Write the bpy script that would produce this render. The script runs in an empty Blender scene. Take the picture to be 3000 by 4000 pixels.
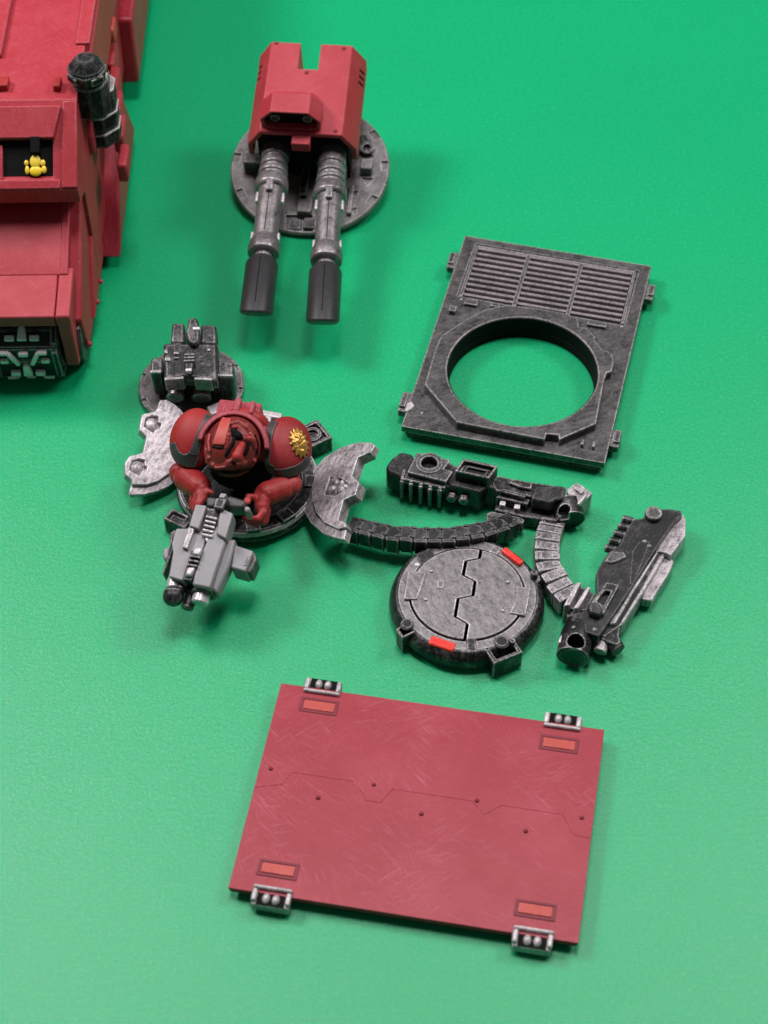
import bpy, bmesh, math, random
from mathutils import Vector, Matrix, noise
random.seed(4)
R = math.radians
sc = bpy.context.scene
C = sc.collection

# ------------------------------------------------------------------ camera
# one unit is one centimetre; the table top is z = 0
F_, PIT, ROL, HGT = 7226.998, .88, -.014, 28.729
cp, sp = math.cos(PIT), math.sin(PIT)
FW = Vector((0, cp, -sp)); RT = Vector((1, 0, 0)); UPV = Vector((0, sp, cp))
R2 = math.cos(ROL) * RT + math.sin(ROL) * UPV
U2 = -math.sin(ROL) * RT + math.cos(ROL) * UPV
CAM = Vector((0, 0, HGT))
cam = bpy.data.objects.new('camera', bpy.data.cameras.new('camera')); C.objects.link(cam)
M = Matrix((R2, U2, -FW)).transposed().to_4x4(); M.translation = CAM
cam.matrix_world = M
cam.data.sensor_fit = 'HORIZONTAL'; cam.data.sensor_width = 36; cam.data.lens = 36 * F_ / 3000
cam.data.clip_start = 1; cam.data.clip_end = 1000
cam.data.dof.use_dof = True; cam.data.dof.focus_distance = 36.5; cam.data.dof.aperture_fstop = .36
sc.camera = cam

# ------------------------------------------------------------------ light
w = bpy.data.worlds.new('World'); sc.world = w; w.use_nodes = True
w.node_tree.nodes['Background'].inputs[0].default_value = (.93, .97, 1, 1)
w.node_tree.nodes['Background'].inputs[1].default_value = .085
def area(name, loc, aim, size, power, col):
    l = bpy.data.lights.new(name, 'AREA'); l.shape = 'RECTANGLE'; l.size = size[0]; l.size_y = size[1]
    l.energy = power; l.color = col
    o = bpy.data.objects.new(name, l); C.objects.link(o)
    d = Vector(aim) - Vector(loc); o.location = loc
    o.rotation_euler = d.to_track_quat('-Z', 'Y').to_euler(); return o
area('window_light', (-46, 50, 56), (0, 24, 0), (20, 17), 36000, (1, .95, .97))
area('side_lamp', (50, 50, 60), (0, 24, 0), (20, 17), 27000, (1, .94, .95))
area('ceiling_lamp', (4, 38, 92), (0, 22, 0), (24, 18), 42000, (1, .95, .97))
area('ceiling_panel', (-4, 61, 80), (-4, 61, 0), (54, 26), 8800, (1, .96, 1))
sc.view_settings.view_transform = 'Standard'; sc.view_settings.look = 'None'
sc.view_settings.exposure = 0; sc.view_settings.gamma = 1

# ------------------------------------------------------------------ measuring helpers
def ray(px, py): return FW + R2 * ((px - 1500) / F_) - U2 * ((py - 2000) / F_)
def U(px, py, z=0):
    d = ray(px, py); return CAM + d * ((z - HGT) / d.z)
def UP(px, py, P0, n):
    d = ray(px, py); return CAM + d * ((P0 - CAM).dot(n) / d.dot(n))
def frame(o, x=None, z=(0, 0, 1)):
    z = Vector(z).normalized(); x = Vector(x if x is not None else (1, 0, 0))
    x = (x - z * x.dot(z)).normalized(); y = z.cross(x)
    m = Matrix((x, y, z)).transposed().to_4x4(); m.translation = Vector(o); return m
def rotf(o, th): return Matrix.Translation(Vector(o)) @ Matrix.Rotation(th, 4, 'Z')
def L2(Fm, p, h=0):
    n = Fm.to_3x3() @ Vector((0, 0, 1)); P = UP(p[0], p[1], Fm.translation + n * h, n)
    q = Fm.inverted() @ P; return (q.x, q.y)
def crop(x0, y0, s): return lambda X, Y: (x0 + X * s, y0 + Y * s)
def LP(Fm, c, pts, h=0): return [L2(Fm, c(*p), h) for p in pts]

# ------------------------------------------------------------------ materials
def nt(name):
    m = bpy.data.materials.new(name); m.use_nodes = True
    t = m.node_tree; return m, t, t.nodes['Principled BSDF']
def nd(t, typ, **k):
    n = t.nodes.new(typ)
    for a, v in k.items():
        if a.startswith('i_'): n.inputs[a[2:].replace('_', ' ')].default_value = v
        else: setattr(n, a, v)
    return n
def math_(t, op, a, b=None, clamp=False):
    n = t.nodes.new('ShaderNodeMath'); n.operation = op; n.use_clamp = clamp
    for i, v in ((0, a), (1, b)):
        if v is None: continue
        if isinstance(v, (int, float)): n.inputs[i].default_value = v
        else: t.links.new(v, n.inputs[i])
    return n.outputs[0]
def ramp(t, src, lo, hi):
    n = nd(t, 'ShaderNodeMapRange'); n.clamp = True
    n.inputs[1].default_value = lo; n.inputs[2].default_value = hi
    t.links.new(src, n.inputs[0]); return n.outputs[0]
def noise_(t, scale, detail=5, rough=.6, vec=None, dist=0):
    n = nd(t, 'ShaderNodeTexNoise'); n.inputs['Scale'].default_value = scale
    n.inputs['Detail'].default_value = detail; n.inputs['Roughness'].default_value = rough
    n.inputs['Distortion'].default_value = dist
    if vec is not None: t.links.new(vec, n.inputs['Vector'])
    return n.outputs[0]
def objvec(t, scale=(1, 1, 1), rot=(0, 0, 0)):
    tc = nd(t, 'ShaderNodeNewGeometry'); mr = nd(t, 'ShaderNodeMapping'); mp = nd(t, 'ShaderNodeMapping')
    mr.inputs['Rotation'].default_value = rot; mp.inputs['Scale'].default_value = scale
    t.links.new(tc.outputs['Position'], mr.inputs['Vector']); t.links.new(mr.outputs[0], mp.inputs['Vector']); return mp.outputs[0]
def mixc(t, fac, a, b):
    n = nd(t, 'ShaderNodeMix', data_type='RGBA')
    if isinstance(fac, (int, float)): n.inputs[0].default_value = fac
    else: t.links.new(fac, n.inputs[0])
    for i, v in ((6, a), (7, b)):
        if isinstance(v, tuple): n.inputs[i].default_value = (*v, 1)
        else: t.links.new(v, n.inputs[i])
    return n.outputs[2]
def edge_mask(t, rad, lo=.002, hi=.05):
    b = nd(t, 'ShaderNodeBevel', samples=4); b.inputs[0].default_value = rad
    g = nd(t, 'ShaderNodeNewGeometry'); d = nd(t, 'ShaderNodeVectorMath', operation='DOT_PRODUCT')
    t.links.new(b.outputs[0], d.inputs[0]); t.links.new(g.outputs['Normal'], d.inputs[1])
    return ramp(t, math_(t, 'SUBTRACT', 1.0, d.outputs['Value']), lo, hi)
def bump(t, bs, h, strength=.3, dist=.02):
    b = nd(t, 'ShaderNodeBump'); b.inputs['Strength'].default_value = strength
    b.inputs['Distance'].default_value = dist
    t.links.new(h, b.inputs['Height']); t.links.new(b.outputs[0], bs.inputs['Normal'])

def metal(name, dark, light, amount=.5, spread=.25, edge=.8, rough=.42, metallic=.35, streak=.3, rot=.6, rad=.045):
    m, t, bs = nt(name)
    v = objvec(t)
    n1 = noise_(t, 1.6, 8, .8, v)
    vs = objvec(t, (6, 2.2, 3), (0, 0, rot))
    n2 = noise_(t, 2.2, 6, .75, vs)
    n3 = noise_(t, 22, 3, .6, v)
    s = math_(t, 'ADD', math_(t, 'MULTIPLY', n1, 1 - streak), math_(t, 'MULTIPLY', n2, streak))
    s = math_(t, 'ADD', math_(t, 'MULTIPLY', s, .8), math_(t, 'MULTIPLY', n3, .2))
    fac = ramp(t, s, .5 + (.5 - amount) * .5 - spread / 2, .5 + (.5 - amount) * .5 + spread / 2)
    e = math_(t, 'MULTIPLY', math_(t, 'MULTIPLY', edge_mask(t, rad), edge * .62), ramp(t, n3, .3, .55), True)
    t.links.new(mixc(t, e, mixc(t, fac, dark, light), tuple(min(.9, x * 1.35 + .12) for x in light)), bs.inputs['Base Color'])
    bs.inputs['Metallic'].default_value = metallic
    t.links.new(math_(t, 'ADD', math_(t, 'MULTIPLY', n3, .2), rough - .1), bs.inputs['Roughness'])
    bump(t, bs, math_(t, 'ADD', n3, n2), .16, .02)
    return m
def paint(name, col, light, amount=.15, edge=.3, rough=.45, scr=0., wash=None, rad=.05):
    m, t, bs = nt(name)
    v = objvec(t); n1 = noise_(t, .9, 5, .6, v); n3 = noise_(t, 16, 4, .65, v)
    c = mixc(t, ramp(t, n1, .3, .75), tuple(x * .88 for x in col), col)
    fac = math_(t, 'MULTIPLY', ramp(t, math_(t, 'ADD', math_(t, 'MULTIPLY', n1, .6), math_(t, 'MULTIPLY', n3, .4)), .45, .75), amount)
    fac = math_(t, 'ADD', fac, math_(t, 'MULTIPLY', math_(t, 'MULTIPLY', edge_mask(t, rad), ramp(t, n3, .35, .65)), edge), True)
    if scr:
        tot = None
        for k, (rt_, sc_) in enumerate(((.55, 1.0), (-.6, .8), (1.25, 1.2), (.85, .7), (-.15, 1.1))):
            vs = objvec(t, (2.2 * sc_, 46 * sc_, 1), (0, 0, rt_))
            q = ramp(t, noise_(t, 1.0, 2.5, .5, vs, .25), .60, .72)
            msk = ramp(t, noise_(t, .4 + .11 * k, 2, .5, v), .48, .64)
            q = math_(t, 'MULTIPLY', q, msk); tot = q if tot is None else math_(t, 'MAXIMUM', tot, q)
        fac = math_(t, 'ADD', fac, math_(t, 'MULTIPLY', tot, scr), True)
    c = mixc(t, fac, c, light)
    t.links.new(c, bs.inputs['Base Color'])
    t.links.new(math_(t, 'ADD', math_(t, 'MULTIPLY', n3, .2), rough - .1), bs.inputs['Roughness'])
    bs.inputs['Specular IOR Level'].default_value = .36
    bump(t, bs, n3, .12, .02)
    return m
PINK = (.62, .42, .44)
RED = paint('red_paint', (.42, .028, .042), (.66, .27, .31), .14, .3, .5, .16)
REDP = paint('panel_red_paint', (.345, .020, .036), (.56, .2, .24), .14, .12, .42, .36)
REDS = paint('scarlet_paint', (.35, .018, .018), (.7, .16, .12), .2, .3, .55)
REDD = paint('dark_red_paint', (.16, .012, .012), (.5, .09, .08), .45, .9, .45, rad=.06)
REDF = paint('figure_red_paint', (.33, .018, .02), (.62, .14, .13), .35, .6, .48, rad=.06)
ORANGE = paint('orange_red_paint', (.50, .065, .05), (.64, .2, .17), .4, .4, .5)
LAMP = paint('signal_red_paint', (.75, .03, .02), (.85, .2, .15), .2, .5, .3)
BLACK = metal('black_plastic', (.007, .008, .008), (.24, .22, .22), .12, .4, .6, .38, .1)
BLACKF = metal('black_trim', (.018, .018, .02), (.13, .12, .12), .35, .4, .4, .45, .1)
GUNM = metal('drybrushed_gunmetal', (.010, .011, .011), (.50, .46, .46), .17, .34, 1.0, .42, .4)
PLATEM = metal('brushed_plate_metal', (.013, .014, .013), (.36, .335, .335), .24, .46, 1.3, .42, .4, .5, rot=1.2)
BASEM = metal('turret_base_metal', (.015, .015, .015), (.42, .385, .385), .34, .42, 1.1, .45, .35)
HATM = metal('hatch_disc_metal', (.02, .02, .021), (.52, .48, .48), .40, .50, 1.1, .36, .5, .75, rot=-.5)
SILV = metal('pale_silver_drybrush', (.035, .035, .04), (.80, .72, .74), .47, .26, 1.0, .42, .35, .6, rot=.45)
STEEL = metal('barrel_steel', (.02, .019, .019), (.6, .55, .56), .38, .4, .8, .36, .6, .3)
CLIPM = metal('clip_silver', (.05, .045, .045), (.74, .67, .67), .5, .3, .8, .45, .3, .3)
DGREY = metal('muzzle_dark_grey', (.014, .014, .016), (.06, .06, .062), .5, .6, .3, .4, .3, .4)
GREY = metal('flat_grey_paint', (.2, .195, .205), (.33, .315, .33), .5, .6, .8, .5, .1, .3)
BRIGHT = metal('bright_silver', (.16, .15, .15), (.85, .78, .8), .6, .4, .6, .35, .4)
GOLD = metal('gold_paint', (.16, .06, .01), (.95, .50, .10), .5, .3, .8, .32, .6, .3)
VOID = metal('black_wash_and_shade', (.004, .004, .004), (.012, .012, .012), .3, .5, .0, .7, 0); VOID.node_tree.nodes['Principled BSDF'].inputs['Specular IOR Level'].default_value = .1  # near-black for washed recesses and interiors, also colours the painted waist shade
YEL = paint('yellow_paint', (.9, .62, .01), (.95, .85, .3), .4, .4, .4)
DARKRED = paint('red_wash', (.2, .018, .03), (.35, .06, .08), .1, .1, .5)

m, t, bs = nt('green_card')
v = objvec(t); n1 = noise_(t, 14, 6, .75, v); n2 = noise_(t, .12, 3, .5, v); n4 = noise_(t, 45, 3, .7, v)
c = mixc(t, ramp(t, n1, .3, .7), (.0, .325, .118), (.0, .43, .165))
c = mixc(t, math_(t, 'MULTIPLY', ramp(t, n2, .35, .7), .35), c, (.0, .33, .12))
c = mixc(t, math_(t, 'MULTIPLY', ramp(t, n4, .56, .66), .5), c, (.10, .62, .34))
t.links.new(c, bs.inputs['Base Color'])
t.links.new(math_(t, 'ADD', math_(t, 'MULTIPLY', n1, .12), .20), bs.inputs['Roughness'])
bs.inputs['Specular IOR Level'].default_value = .5
bump(t, bs, math_(t, 'ADD', n1, math_(t, 'MULTIPLY', n4, .5)), .35, .03)
GREEN = m

# ------------------------------------------------------------------ mesh helpers
I4 = Matrix.Identity(4)
class MB:
    def __init__(s): s.v = []; s.f = []
    def add(s, vs, fs, M=I4):
        k = len(s.v); s.v += [M @ Vector(v) for v in vs]; s.f += [[i + k for i in f] for f in fs]; return s
    def box(s, x0, x1, y0, y1, z0, z1, M=I4, tx=0, ty=0):
        vs = [(x0, y0, z0), (x1, y0, z0), (x1, y1, z0), (x0, y1, z0), (x0 + tx, y0 + ty, z1), (x1 - tx, y0 + ty, z1), (x1 - tx, y1 - ty, z1), (x0 + tx, y1 - ty, z1)]
        return s.add(vs, [(3, 2, 1, 0), (4, 5, 6, 7), (0, 1, 5, 4), (1, 2, 6, 5), (2, 3, 7, 6), (3, 0, 4, 7)], M)
    def bx(s, c, d, M=I4, rz=0, tx=0, ty=0):
        m_ = M @ Matrix.Translation(Vector(c)) @ Matrix.Rotation(rz, 4, 'Z')
        return s.box(-d[0] / 2, d[0] / 2, -d[1] / 2, d[1] / 2, -d[2] / 2, d[2] / 2, m_, tx, ty)
    def prism(s, pts, z0, z1, M=I4, sh=1.):
        a = sum(pts[i][0] * pts[(i + 1) % len(pts)][1] - pts[(i + 1) % len(pts)][0] * pts[i][1] for i in range(len(pts)))
        if a < 0: pts = pts[::-1]
        n = len(pts); cx = sum(p[0] for p in pts) / n; cy = sum(p[1] for p in pts) / n
        vs = [(p[0], p[1], z0) for p in pts] + [(cx + (p[0] - cx) * sh, cy + (p[1] - cy) * sh, z1) for p in pts]
        fs = [list(range(n))[::-1], list(range(n, 2 * n))] + [(i, (i + 1) % n, n + (i + 1) % n, n + i) for i in range(n)]
        return s.add(vs, fs, M)
    def lathe(s, prof, n=32, M=I4):
        vs = []; fs = []; k = len(prof)
        for i in range(n):
            a = 2 * math.pi * i / n
            vs += [(r * math.cos(a), r * math.sin(a), z) for r, z in prof]
        for i in range(n):
            j = (i + 1) % n
            for q in range(k - 1): fs.append((i * k + q, j * k + q, j * k + q + 1, i * k + q + 1))
        if prof[0][0] > 1e-6: fs.append([i * k for i in range(n)][::-1])
        if prof[-1][0] > 1e-6: fs.append([i * k + k - 1 for i in range(n)])
        return s.add(vs, fs, M)
    def cyl(s, p0, p1, r0, r1=None, n=20, prof=None):
        p0 = Vector(p0); p1 = Vector(p1); d = p1 - p0; l = d.length
        m_ = d.to_track_quat('Z', 'Y').to_matrix().to_4x4(); m_.translation = p0
        if r1 is None: r1 = r0
        return s.lathe([(r0, 0), (r1, l)] if prof is None else [(r, z * l) for r, z in prof], n, m_)
    def ell(s, c, r, M=I4, nu=20, nv=12, z0=-1., z1=1.):
        prof = []
        a0 = math.asin(z0); a1 = math.asin(z1)
        for i in range(nv + 1):
            a = a0 + (a1 - a0) * i / nv; prof.append((max(math.cos(a), 0), math.sin(a)))
        if z0 <= -1: prof[0] = (0, -1)
        if z1 >= 1: prof[-1] = (0, 1)
        m_ = M @ Matrix.Translation(Vector(c)) @ Matrix.Diagonal((*r, 1))
        return s.lathe(prof, nu, m_)
def to_mesh(mb, name='mesh', smooth=32):
    me = bpy.data.meshes.new(name); me.from_pydata([tuple(v) for v in mb.v], [], mb.f)
    bm = bmesh.new(); bm.from_mesh(me)
    bmesh.ops.remove_doubles(bm, verts=bm.verts, dist=1e-5)
    bmesh.ops.recalc_face_normals(bm, faces=bm.faces)
    bm.to_mesh(me); bm.free()
    me.validate(); me.update()
    if smooth:
        me.polygons.foreach_set('use_smooth', [True] * len(me.polygons)); me.set_sharp_from_angle(angle=R(smooth))
    return me
def csg(mb, cutters):
    """cut real holes and recesses into a body"""
    a = bpy.data.objects.new('body', to_mesh(mb, smooth=0)); C.objects.link(a); tmp = []
    for c_ in cutters:
        b = bpy.data.objects.new('cut', to_mesh(c_, smooth=0)); C.objects.link(b); tmp.append(b)
        md = a.modifiers.new('b', 'BOOLEAN'); md.operation = 'DIFFERENCE'; md.solver = 'EXACT'; md.object = b
    dg = bpy.context.evaluated_depsgraph_get(); me = bpy.data.meshes.new_from_object(a.evaluated_get(dg))
    for o in tmp + [a]: bpy.data.objects.remove(o)
    me.polygons.foreach_set('use_smooth', [True] * len(me.polygons)); me.set_sharp_from_angle(angle=R(32))
    return me
WM = {}
def thing(name, label, cat, loc, group=None):
    o = bpy.data.objects.new(name, None); C.objects.link(o); o.location = loc; o.empty_display_size = .3
    o['label'] = label; o['category'] = cat
    if group: o['group'] = group
    WM[o] = Matrix.Translation(Vector(loc)); return o
def obj(name, mb, mat, parent=None, M=I4, bevel=.015, seg=2, label=None):
    me = to_mesh(mb, name) if isinstance(mb, MB) else mb
    if not me.materials: me.materials.append(mat)
    o = bpy.data.objects.new(name, me); C.objects.link(o)
    WM[o] = M
    if parent is not None:
        o.parent = parent; o.matrix_local = WM[parent].inverted() @ M
    else: o.matrix_local = M
    if bevel:
        b = o.modifiers.new('bevel', 'BEVEL'); b.width = bevel; b.segments = seg; b.limit_method = 'ANGLE'; b.angle_limit = R(32)
        b.use_clamp_overlap = True
    if label: o['label'] = label
    return o
def rep(o, M, parent):
    c = o.copy(); C.objects.link(c); c.parent = parent; c.matrix_local = WM[parent].inverted() @ M; WM[c] = M
    return c
def circ(cx, cy, r, n=48, a0=0, a1=2 * math.pi):
    return [(cx + r * math.cos(a0 + (a1 - a0) * i / n), cy + r * math.sin(a0 + (a1 - a0) * i / n)) for i in range(n)]

# ------------------------------------------------------------------ the table
g = MB().add([(-260, -200, 0), (260, -200, 0), (260, 400, 0), (-260, 400, 0)], [(0, 1, 2, 3)])
go = obj('ground', g, GREEN, None, bevel=0); go['kind'] = 'structure'
go['label'] = 'green card sheet with a fine grain covering the table'

# ------------------------------------------------------------------ 1 red roof panel
c8 = crop(850, 2600, .9644)
Fr = rotf((.597, 16.764, .30), -.188)
TI = Fr.translation.copy(); TI.z = 0
p = thing('roof_panel', 'flat maroon panel with four silver clips and a zigzag seam, nearest the camera', 'panel', TI)
zz = LP(Fr, c8, [(160, 495), (265, 480), (300, 432), (560, 470), (600, 545), (660, 555), (710, 500), (1030, 548), (1080, 605), (1150, 565), (1400, 605), (1440, 685), (1512, 700)])
zz[0] = (-3.0, zz[0][1]); zz[-1] = (3.0, zz[-1][1])
gp = 0
up_ = [(3, 2.135), (-3, 2.135)] + [(x, y + gp) for x, y in zz]
lo_ = [(x, y - gp) for x, y in zz] + [(3, -2.135), (-3, -2.135)]
obj('panel_half', MB().prism(up_, -.07, 0), REDP, p, Fr, .006)
obj('panel_half', MB().prism(lo_, -.07, -.006), REDP, p, Fr, .004)
obj('panel_base', MB().box(-2.985, 2.985, -2.12, 2.12, -.17, -.012), REDP, p, Fr, .01)
rv = None
for q in ((215, 418), (633, 482), (1050, 547), (1475, 617), (407, 535), (825, 600), (1248, 670)):
    x, y = L2(Fr, c8(*q)); MM = Fr @ Matrix.Translation((x, y, 0))
    if rv is None: rv = obj('rivet', MB().ell((0, 0, 0), (.042, .042, .035), nu=14, nv=6, z0=0), DARKRED, p, MM, 0)
    else: rep(rv, MM, p)
ip = None
for q, dw in (((411, 165), 1), ((1383, 318), 1), ((245, 826), 1), ((1287, 990), 1)):
    x, y = L2(Fr, c8(*q)); MM = Fr @ Matrix.Translation((x, y, 0)) @ Matrix.Rotation(-.0, 4, 'Z')
    if ip is None:
        a = MB().box(-.29, .29, -.1, .1, 0, .02, tx=.01, ty=.01)
        fr = MB()
        fr.box(-.35, .35, .115, .16, -.01, .012); fr.box(-.35, .35, -.16, -.115, -.01, .012)
        fr.box(-.35, -.305, -.115, .115, -.01, .012); fr.box(.305, .35, -.115, .115, -.01, .012)
        ip = obj('marker_plate', a, ORANGE, p, MM, .008); ipf = obj('marker_frame', fr, DARKRED, p, MM, .006)
    else: rep(ip, MM, p); rep(ipf, MM, p)
for q, sgn in (((428, 82), 1), ((1398, 228), 1), ((222, 922), -1), ((1278, 1092), -1)):
    x, y = L2(Fr, c8(*q), .0); y = sgn * 2.16
    MM = Fr @ Matrix.Translation((x, y, 0)) @ Matrix.Rotation(0 if sgn > 0 else math.pi, 4, 'Z')
    b = MB().box(-.33, .33, -.13, .2, -.24, -.02); b.box(-.34, .34, -.15, -.08, -.05, .07); b.box(-.34, -.25, -.08, .16, -.05, .06); b.box(.25, .34, -.08, .16, -.05, .06)
    k = obj('clip', b, CLIPM, p, MM, .03)
    for xx in (-.085, .085):
        obj('clip_roller', MB().ell((xx, .07, -.01), (.07, .10, .08), nu=14, nv=8), CLIPM, k, MM, 0)
    obj('clip_recess', MB().box(-.245, .245, -.075, .19, -.03, -.012), VOID, k, MM, 0)

# ------------------------------------------------------------------ 2 black deck plate with the round hole
c4 = crop(1500, 880, .66308)
Fb = rotf((3.211, 28.085, .38), -.26)
hx, hy = [(Fb.inverted() @ Vector((2.955, 27.086, .38)))[i] for i in (0, 1)]
p = thing('deck_plate', 'large dark metal plate with a round opening and a louvred grille', 'plate', (3.211, 28.085, 0))
gr = LP(Fb, c4, [(540, 108), (1500, 268), (1415, 590), (430, 415)])
slab = MB().box(-2.125, 2.125, -3.0, 3.0, -.34, 0)
hole = MB().lathe([(1.595, -1), (1.595, 1)], 80, Matrix.Translation((hx, hy, 0)))
rec = MB().prism(gr, -.07, .3)
slip = MB().box(-2.3, 2.3, -3.1, -2.93, -.5, -.16)
slip2 = MB().box(-2.3, -2.06, -3.1, 3.1, -.5, -.16); slip3 = MB().box(2.06, 2.3, -3.1, 3.1, -.5, -.16)
obj('plate', csg(slab, [hole, rec, slip, slip2, slip3]), PLATEM, p, Fb, .014)
Ftop = Fb @ Matrix.Translation((0, 0, .2))
col = LP(Fb, c4, [(238, 938), (428, 1160), (690, 1212), (948, 1262), (955, 1228), (1028, 1234), (1032, 1262), (1250, 1168), (1300, 905), (1312, 868), (1342, 862), (1356, 800), (1345, 760), (1318, 738), (1292, 735), (1240, 672), (1248, 655), (1190, 600), (1150, 600), (1142, 545), (1060, 515), (860, 480), (720, 470), (600, 492), (470, 560), (335, 650), (300, 725)], .2)
holeb = MB().lathe([(1.585, -1), (1.585, 1)], 96, Matrix.Translation((hx, hy, 0)))
obj('ring_collar', csg(MB().prism(col, .0, .2), [holeb]), PLATEM, p, Fb, .022)
obj('ring_skirt', csg(MB().lathe([(1.74, -.37), (1.74, -.01)], 80, Matrix.Translation((hx, hy, 0))), [MB().lathe([(1.59, -1), (1.59, -.2), (1.61, -.19), (1.61, 1)], 80, Matrix.Translation((hx, hy, 0)))]), PLATEM, p, Fb, .01)
obj('dark_bore_wall', csg(MB().lathe([(1.58, -.375), (1.58, .17)], 96, Matrix.Translation((hx, hy, 0))), [MB().lathe([(1.548, -1), (1.548, -.17), (1.566, -.16), (1.566, 1)], 96, Matrix.Translation((hx, hy, 0)))]), VOID, p, Fb, .006)  # thin near-black sleeve added over the inner wall of the opening
# louvres: three banks
def lerp(a, b, u): return (a[0] + (b[0] - a[0]) * u, a[1] + (b[1] - a[1]) * u)
gx0, gx1 = (gr[0][0] + gr[3][0]) / 2, (gr[1][0] + gr[2][0]) / 2
gy0, gy1 = (gr[2][1] + gr[3][1]) / 2, (gr[0][1] + gr[1][1]) / 2
mrg = .12; W_ = (gx1 - gx0 - 2 * mrg - 2 * .1) / 3; NS = 10
def slat_mb():
    b = MB()
    b.add([(-W_ / 2, -.055, -.045), (W_ / 2, -.055, -.045), (W_ / 2, -.042, .03), (-W_ / 2, -.042, .03), (-W_ / 2, .022, .03), (W_ / 2, .022, .03), (W_ / 2, .06, -.045), (-W_ / 2, .06, -.045)],
          [(0, 1, 2, 3), (3, 2, 5, 4), (4, 5, 6, 7), (1, 6, 5, 2), (0, 3, 4, 7), (0, 7, 6, 1)]); return b
s0 = None
LOUV = metal('louvre_metal', (.035, .032, .034), (.5, .43, .45), .45, .4, .8, .4, .4)
for bnk in range(3):
    xc = gx0 + mrg + W_ / 2 + bnk * (W_ + .1)
    for k in range(NS):
        y = gy0 + .13 + (gy1 - gy0 - .24) * k / (NS - 1); MM = Fb @ Matrix.Translation((xc, y, -.035))
        if s0 is None: s0 = obj('grille_slat', slat_mb(), LOUV, p, MM, 0)
        else: rep(s0, MM, p)
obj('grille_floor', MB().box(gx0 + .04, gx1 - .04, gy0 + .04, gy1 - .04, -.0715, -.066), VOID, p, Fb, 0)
fr = MB()
fr.box(gx0 + .03, gx0 + .1, gy0 + .03, gy1 - .03, -.07, .0); fr.box(gx1 - .1, gx1 - .03, gy0 + .03, gy1 - .03, -.07, .0)
fr.box(gx0 + .1, gx1 - .1, gy1 - .075, gy1 - .03, -.07, .0)
obj('grille_frame', fr, PLATEM, p, Fb, .01)
for bnk in range(2):
    xc = gx0 + mrg + W_ * (bnk + 1) + .1 * bnk + .05
    obj('grille_divider', MB().box(xc - .045, xc + .045, gy0 - .01, gy1 - .075, -.069, .012), PLATEM, p, Fb, .01)
for q, d in (((512, 455), (.3, .15, .1)), ((405, 498), (.16, .17, .16)), ((655, 468), (.2, .12, .08)), ((1255, 580), (.42, .16, .1))):
    x, y = L2(Fb, c4(*q), .06); obj('deck_block', MB().bx((x, y, .03), d), PLATEM, p, Fb, .015)
for q in ((1168, 1282), (1235, 1295)):
    x, y = L2(Fb, c4(*q), .06); obj('deck_stud', MB().bx((x, y, .03), (.09, .19, .14), tx=.01, ty=.02), PLATEM, p, Fb, .02)
for q in ((224, 1108), (455, 438), (1400, 600)):
    x, y = L2(Fb, c4(*q)); obj('rivet', MB().ell((x, y, 0), (.035, .035, .03), nu=10, nv=5, z0=0), PLATEM, p, Fb, 0)
fl = LP(Fb, c4, [(122, 1096), (140, 1048), (162, 1040), (178, 1062), (155, 1084)], .003)
obj('paint_chip', MB().prism(fl, -.01, .003), BRIGHT, p, Fb, 0, label='bare silver chip at the plate corner')
for q, sg, d in (((400, 205), -1, .5), ((122, 1040), -1, .56), ((1575, 395), 1, .48), ((1362, 1255), 1, .48)):
    x, y = L2(Fb, c4(*q), -.05)
    b = MB().box(0, .2, -d / 2, d / 2, -.2, -.02); b.box(.06, .2, -d / 2 + .08, d / 2 - .08, -.2, .05)
    MM = Fb @ Matrix.Translation((sg * 2.12, y, -.02)) @ (I4 if sg > 0 else Matrix.Rotation(math.pi, 4, 'Z'))
    k = obj('side_clip', b, PLATEM, p, MM, .02)

# ------------------------------------------------------------------ 3 round hatch with red lamps
c7 = crop(1500, 2120, .3936)
Fh = rotf((1.564, 21.282, .5), -.2)
Fhi = Fh.inverted()
p = thing('round_hatch', 'closed round metal hatch split by a zigzag gap, with two red lamps', 'hatch', (1.564, 21.282, 0))
base = MB().lathe([(1.30, -.5), (1.45, -.42), (1.49, -.28), (1.46, -.16), (1.40, -.05), (1.36, -.01), (1.33, .0), (1.12, .0), (1.115, -.06), (0, -.06)], 96)
obj('hatch_base', base, GUNM, p, Fh, .012)
zz = LP(Fh, c7, [(960, 90), (945, 165), (812, 192), (785, 330), (905, 392), (882, 535), (735, 562), (705, 742), (828, 815), (802, 960)])
rr = 1.085
def half(zz, side):
    g_ = .028 * side
    a_top = math.atan2(zz[0][1], zz[0][0]); a_bot = math.atan2(zz[-1][1], zz[-1][0])
    pts = [(x + g_, y) for x, y in zz[1:-1]]
    st = (rr * math.cos(a_top) + g_, rr * math.sin(a_top)); en = (rr * math.cos(a_bot) + g_, rr * math.sin(a_bot))
    pts = [st] + pts + [en]
    a0, a1 = a_bot, a_top
    if side > 0:
        while a1 < a0: a1 += 2 * math.pi
        arc = [(rr * math.cos(a0 + (a1 - a0) * i / 40), rr * math.sin(a0 + (a1 - a0) * i / 40)) for i in range(1, 40)]
    else:
        a1 = a_top - 2 * math.pi if a_top > a_bot else a_top
        while a1 > a0: a1 -= 2 * math.pi
        arc = [(rr * math.cos(a0 + (a1 - a0) * i / 40), rr * math.sin(a0 + (a1 - a0) * i / 40)) for i in range(1, 40)]
    return pts + arc
obj('rim_ring', MB().lathe([(1.115, -.03), (1.125, .006), (1.31, .006), (1.34, -.03)], 96), HATM, p, Fh, 0)
for s_ in (-1, 1): obj('hatch_door', MB().prism(half(zz, s_), -.055, .035), HATM, p, Fh, .016)
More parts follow.
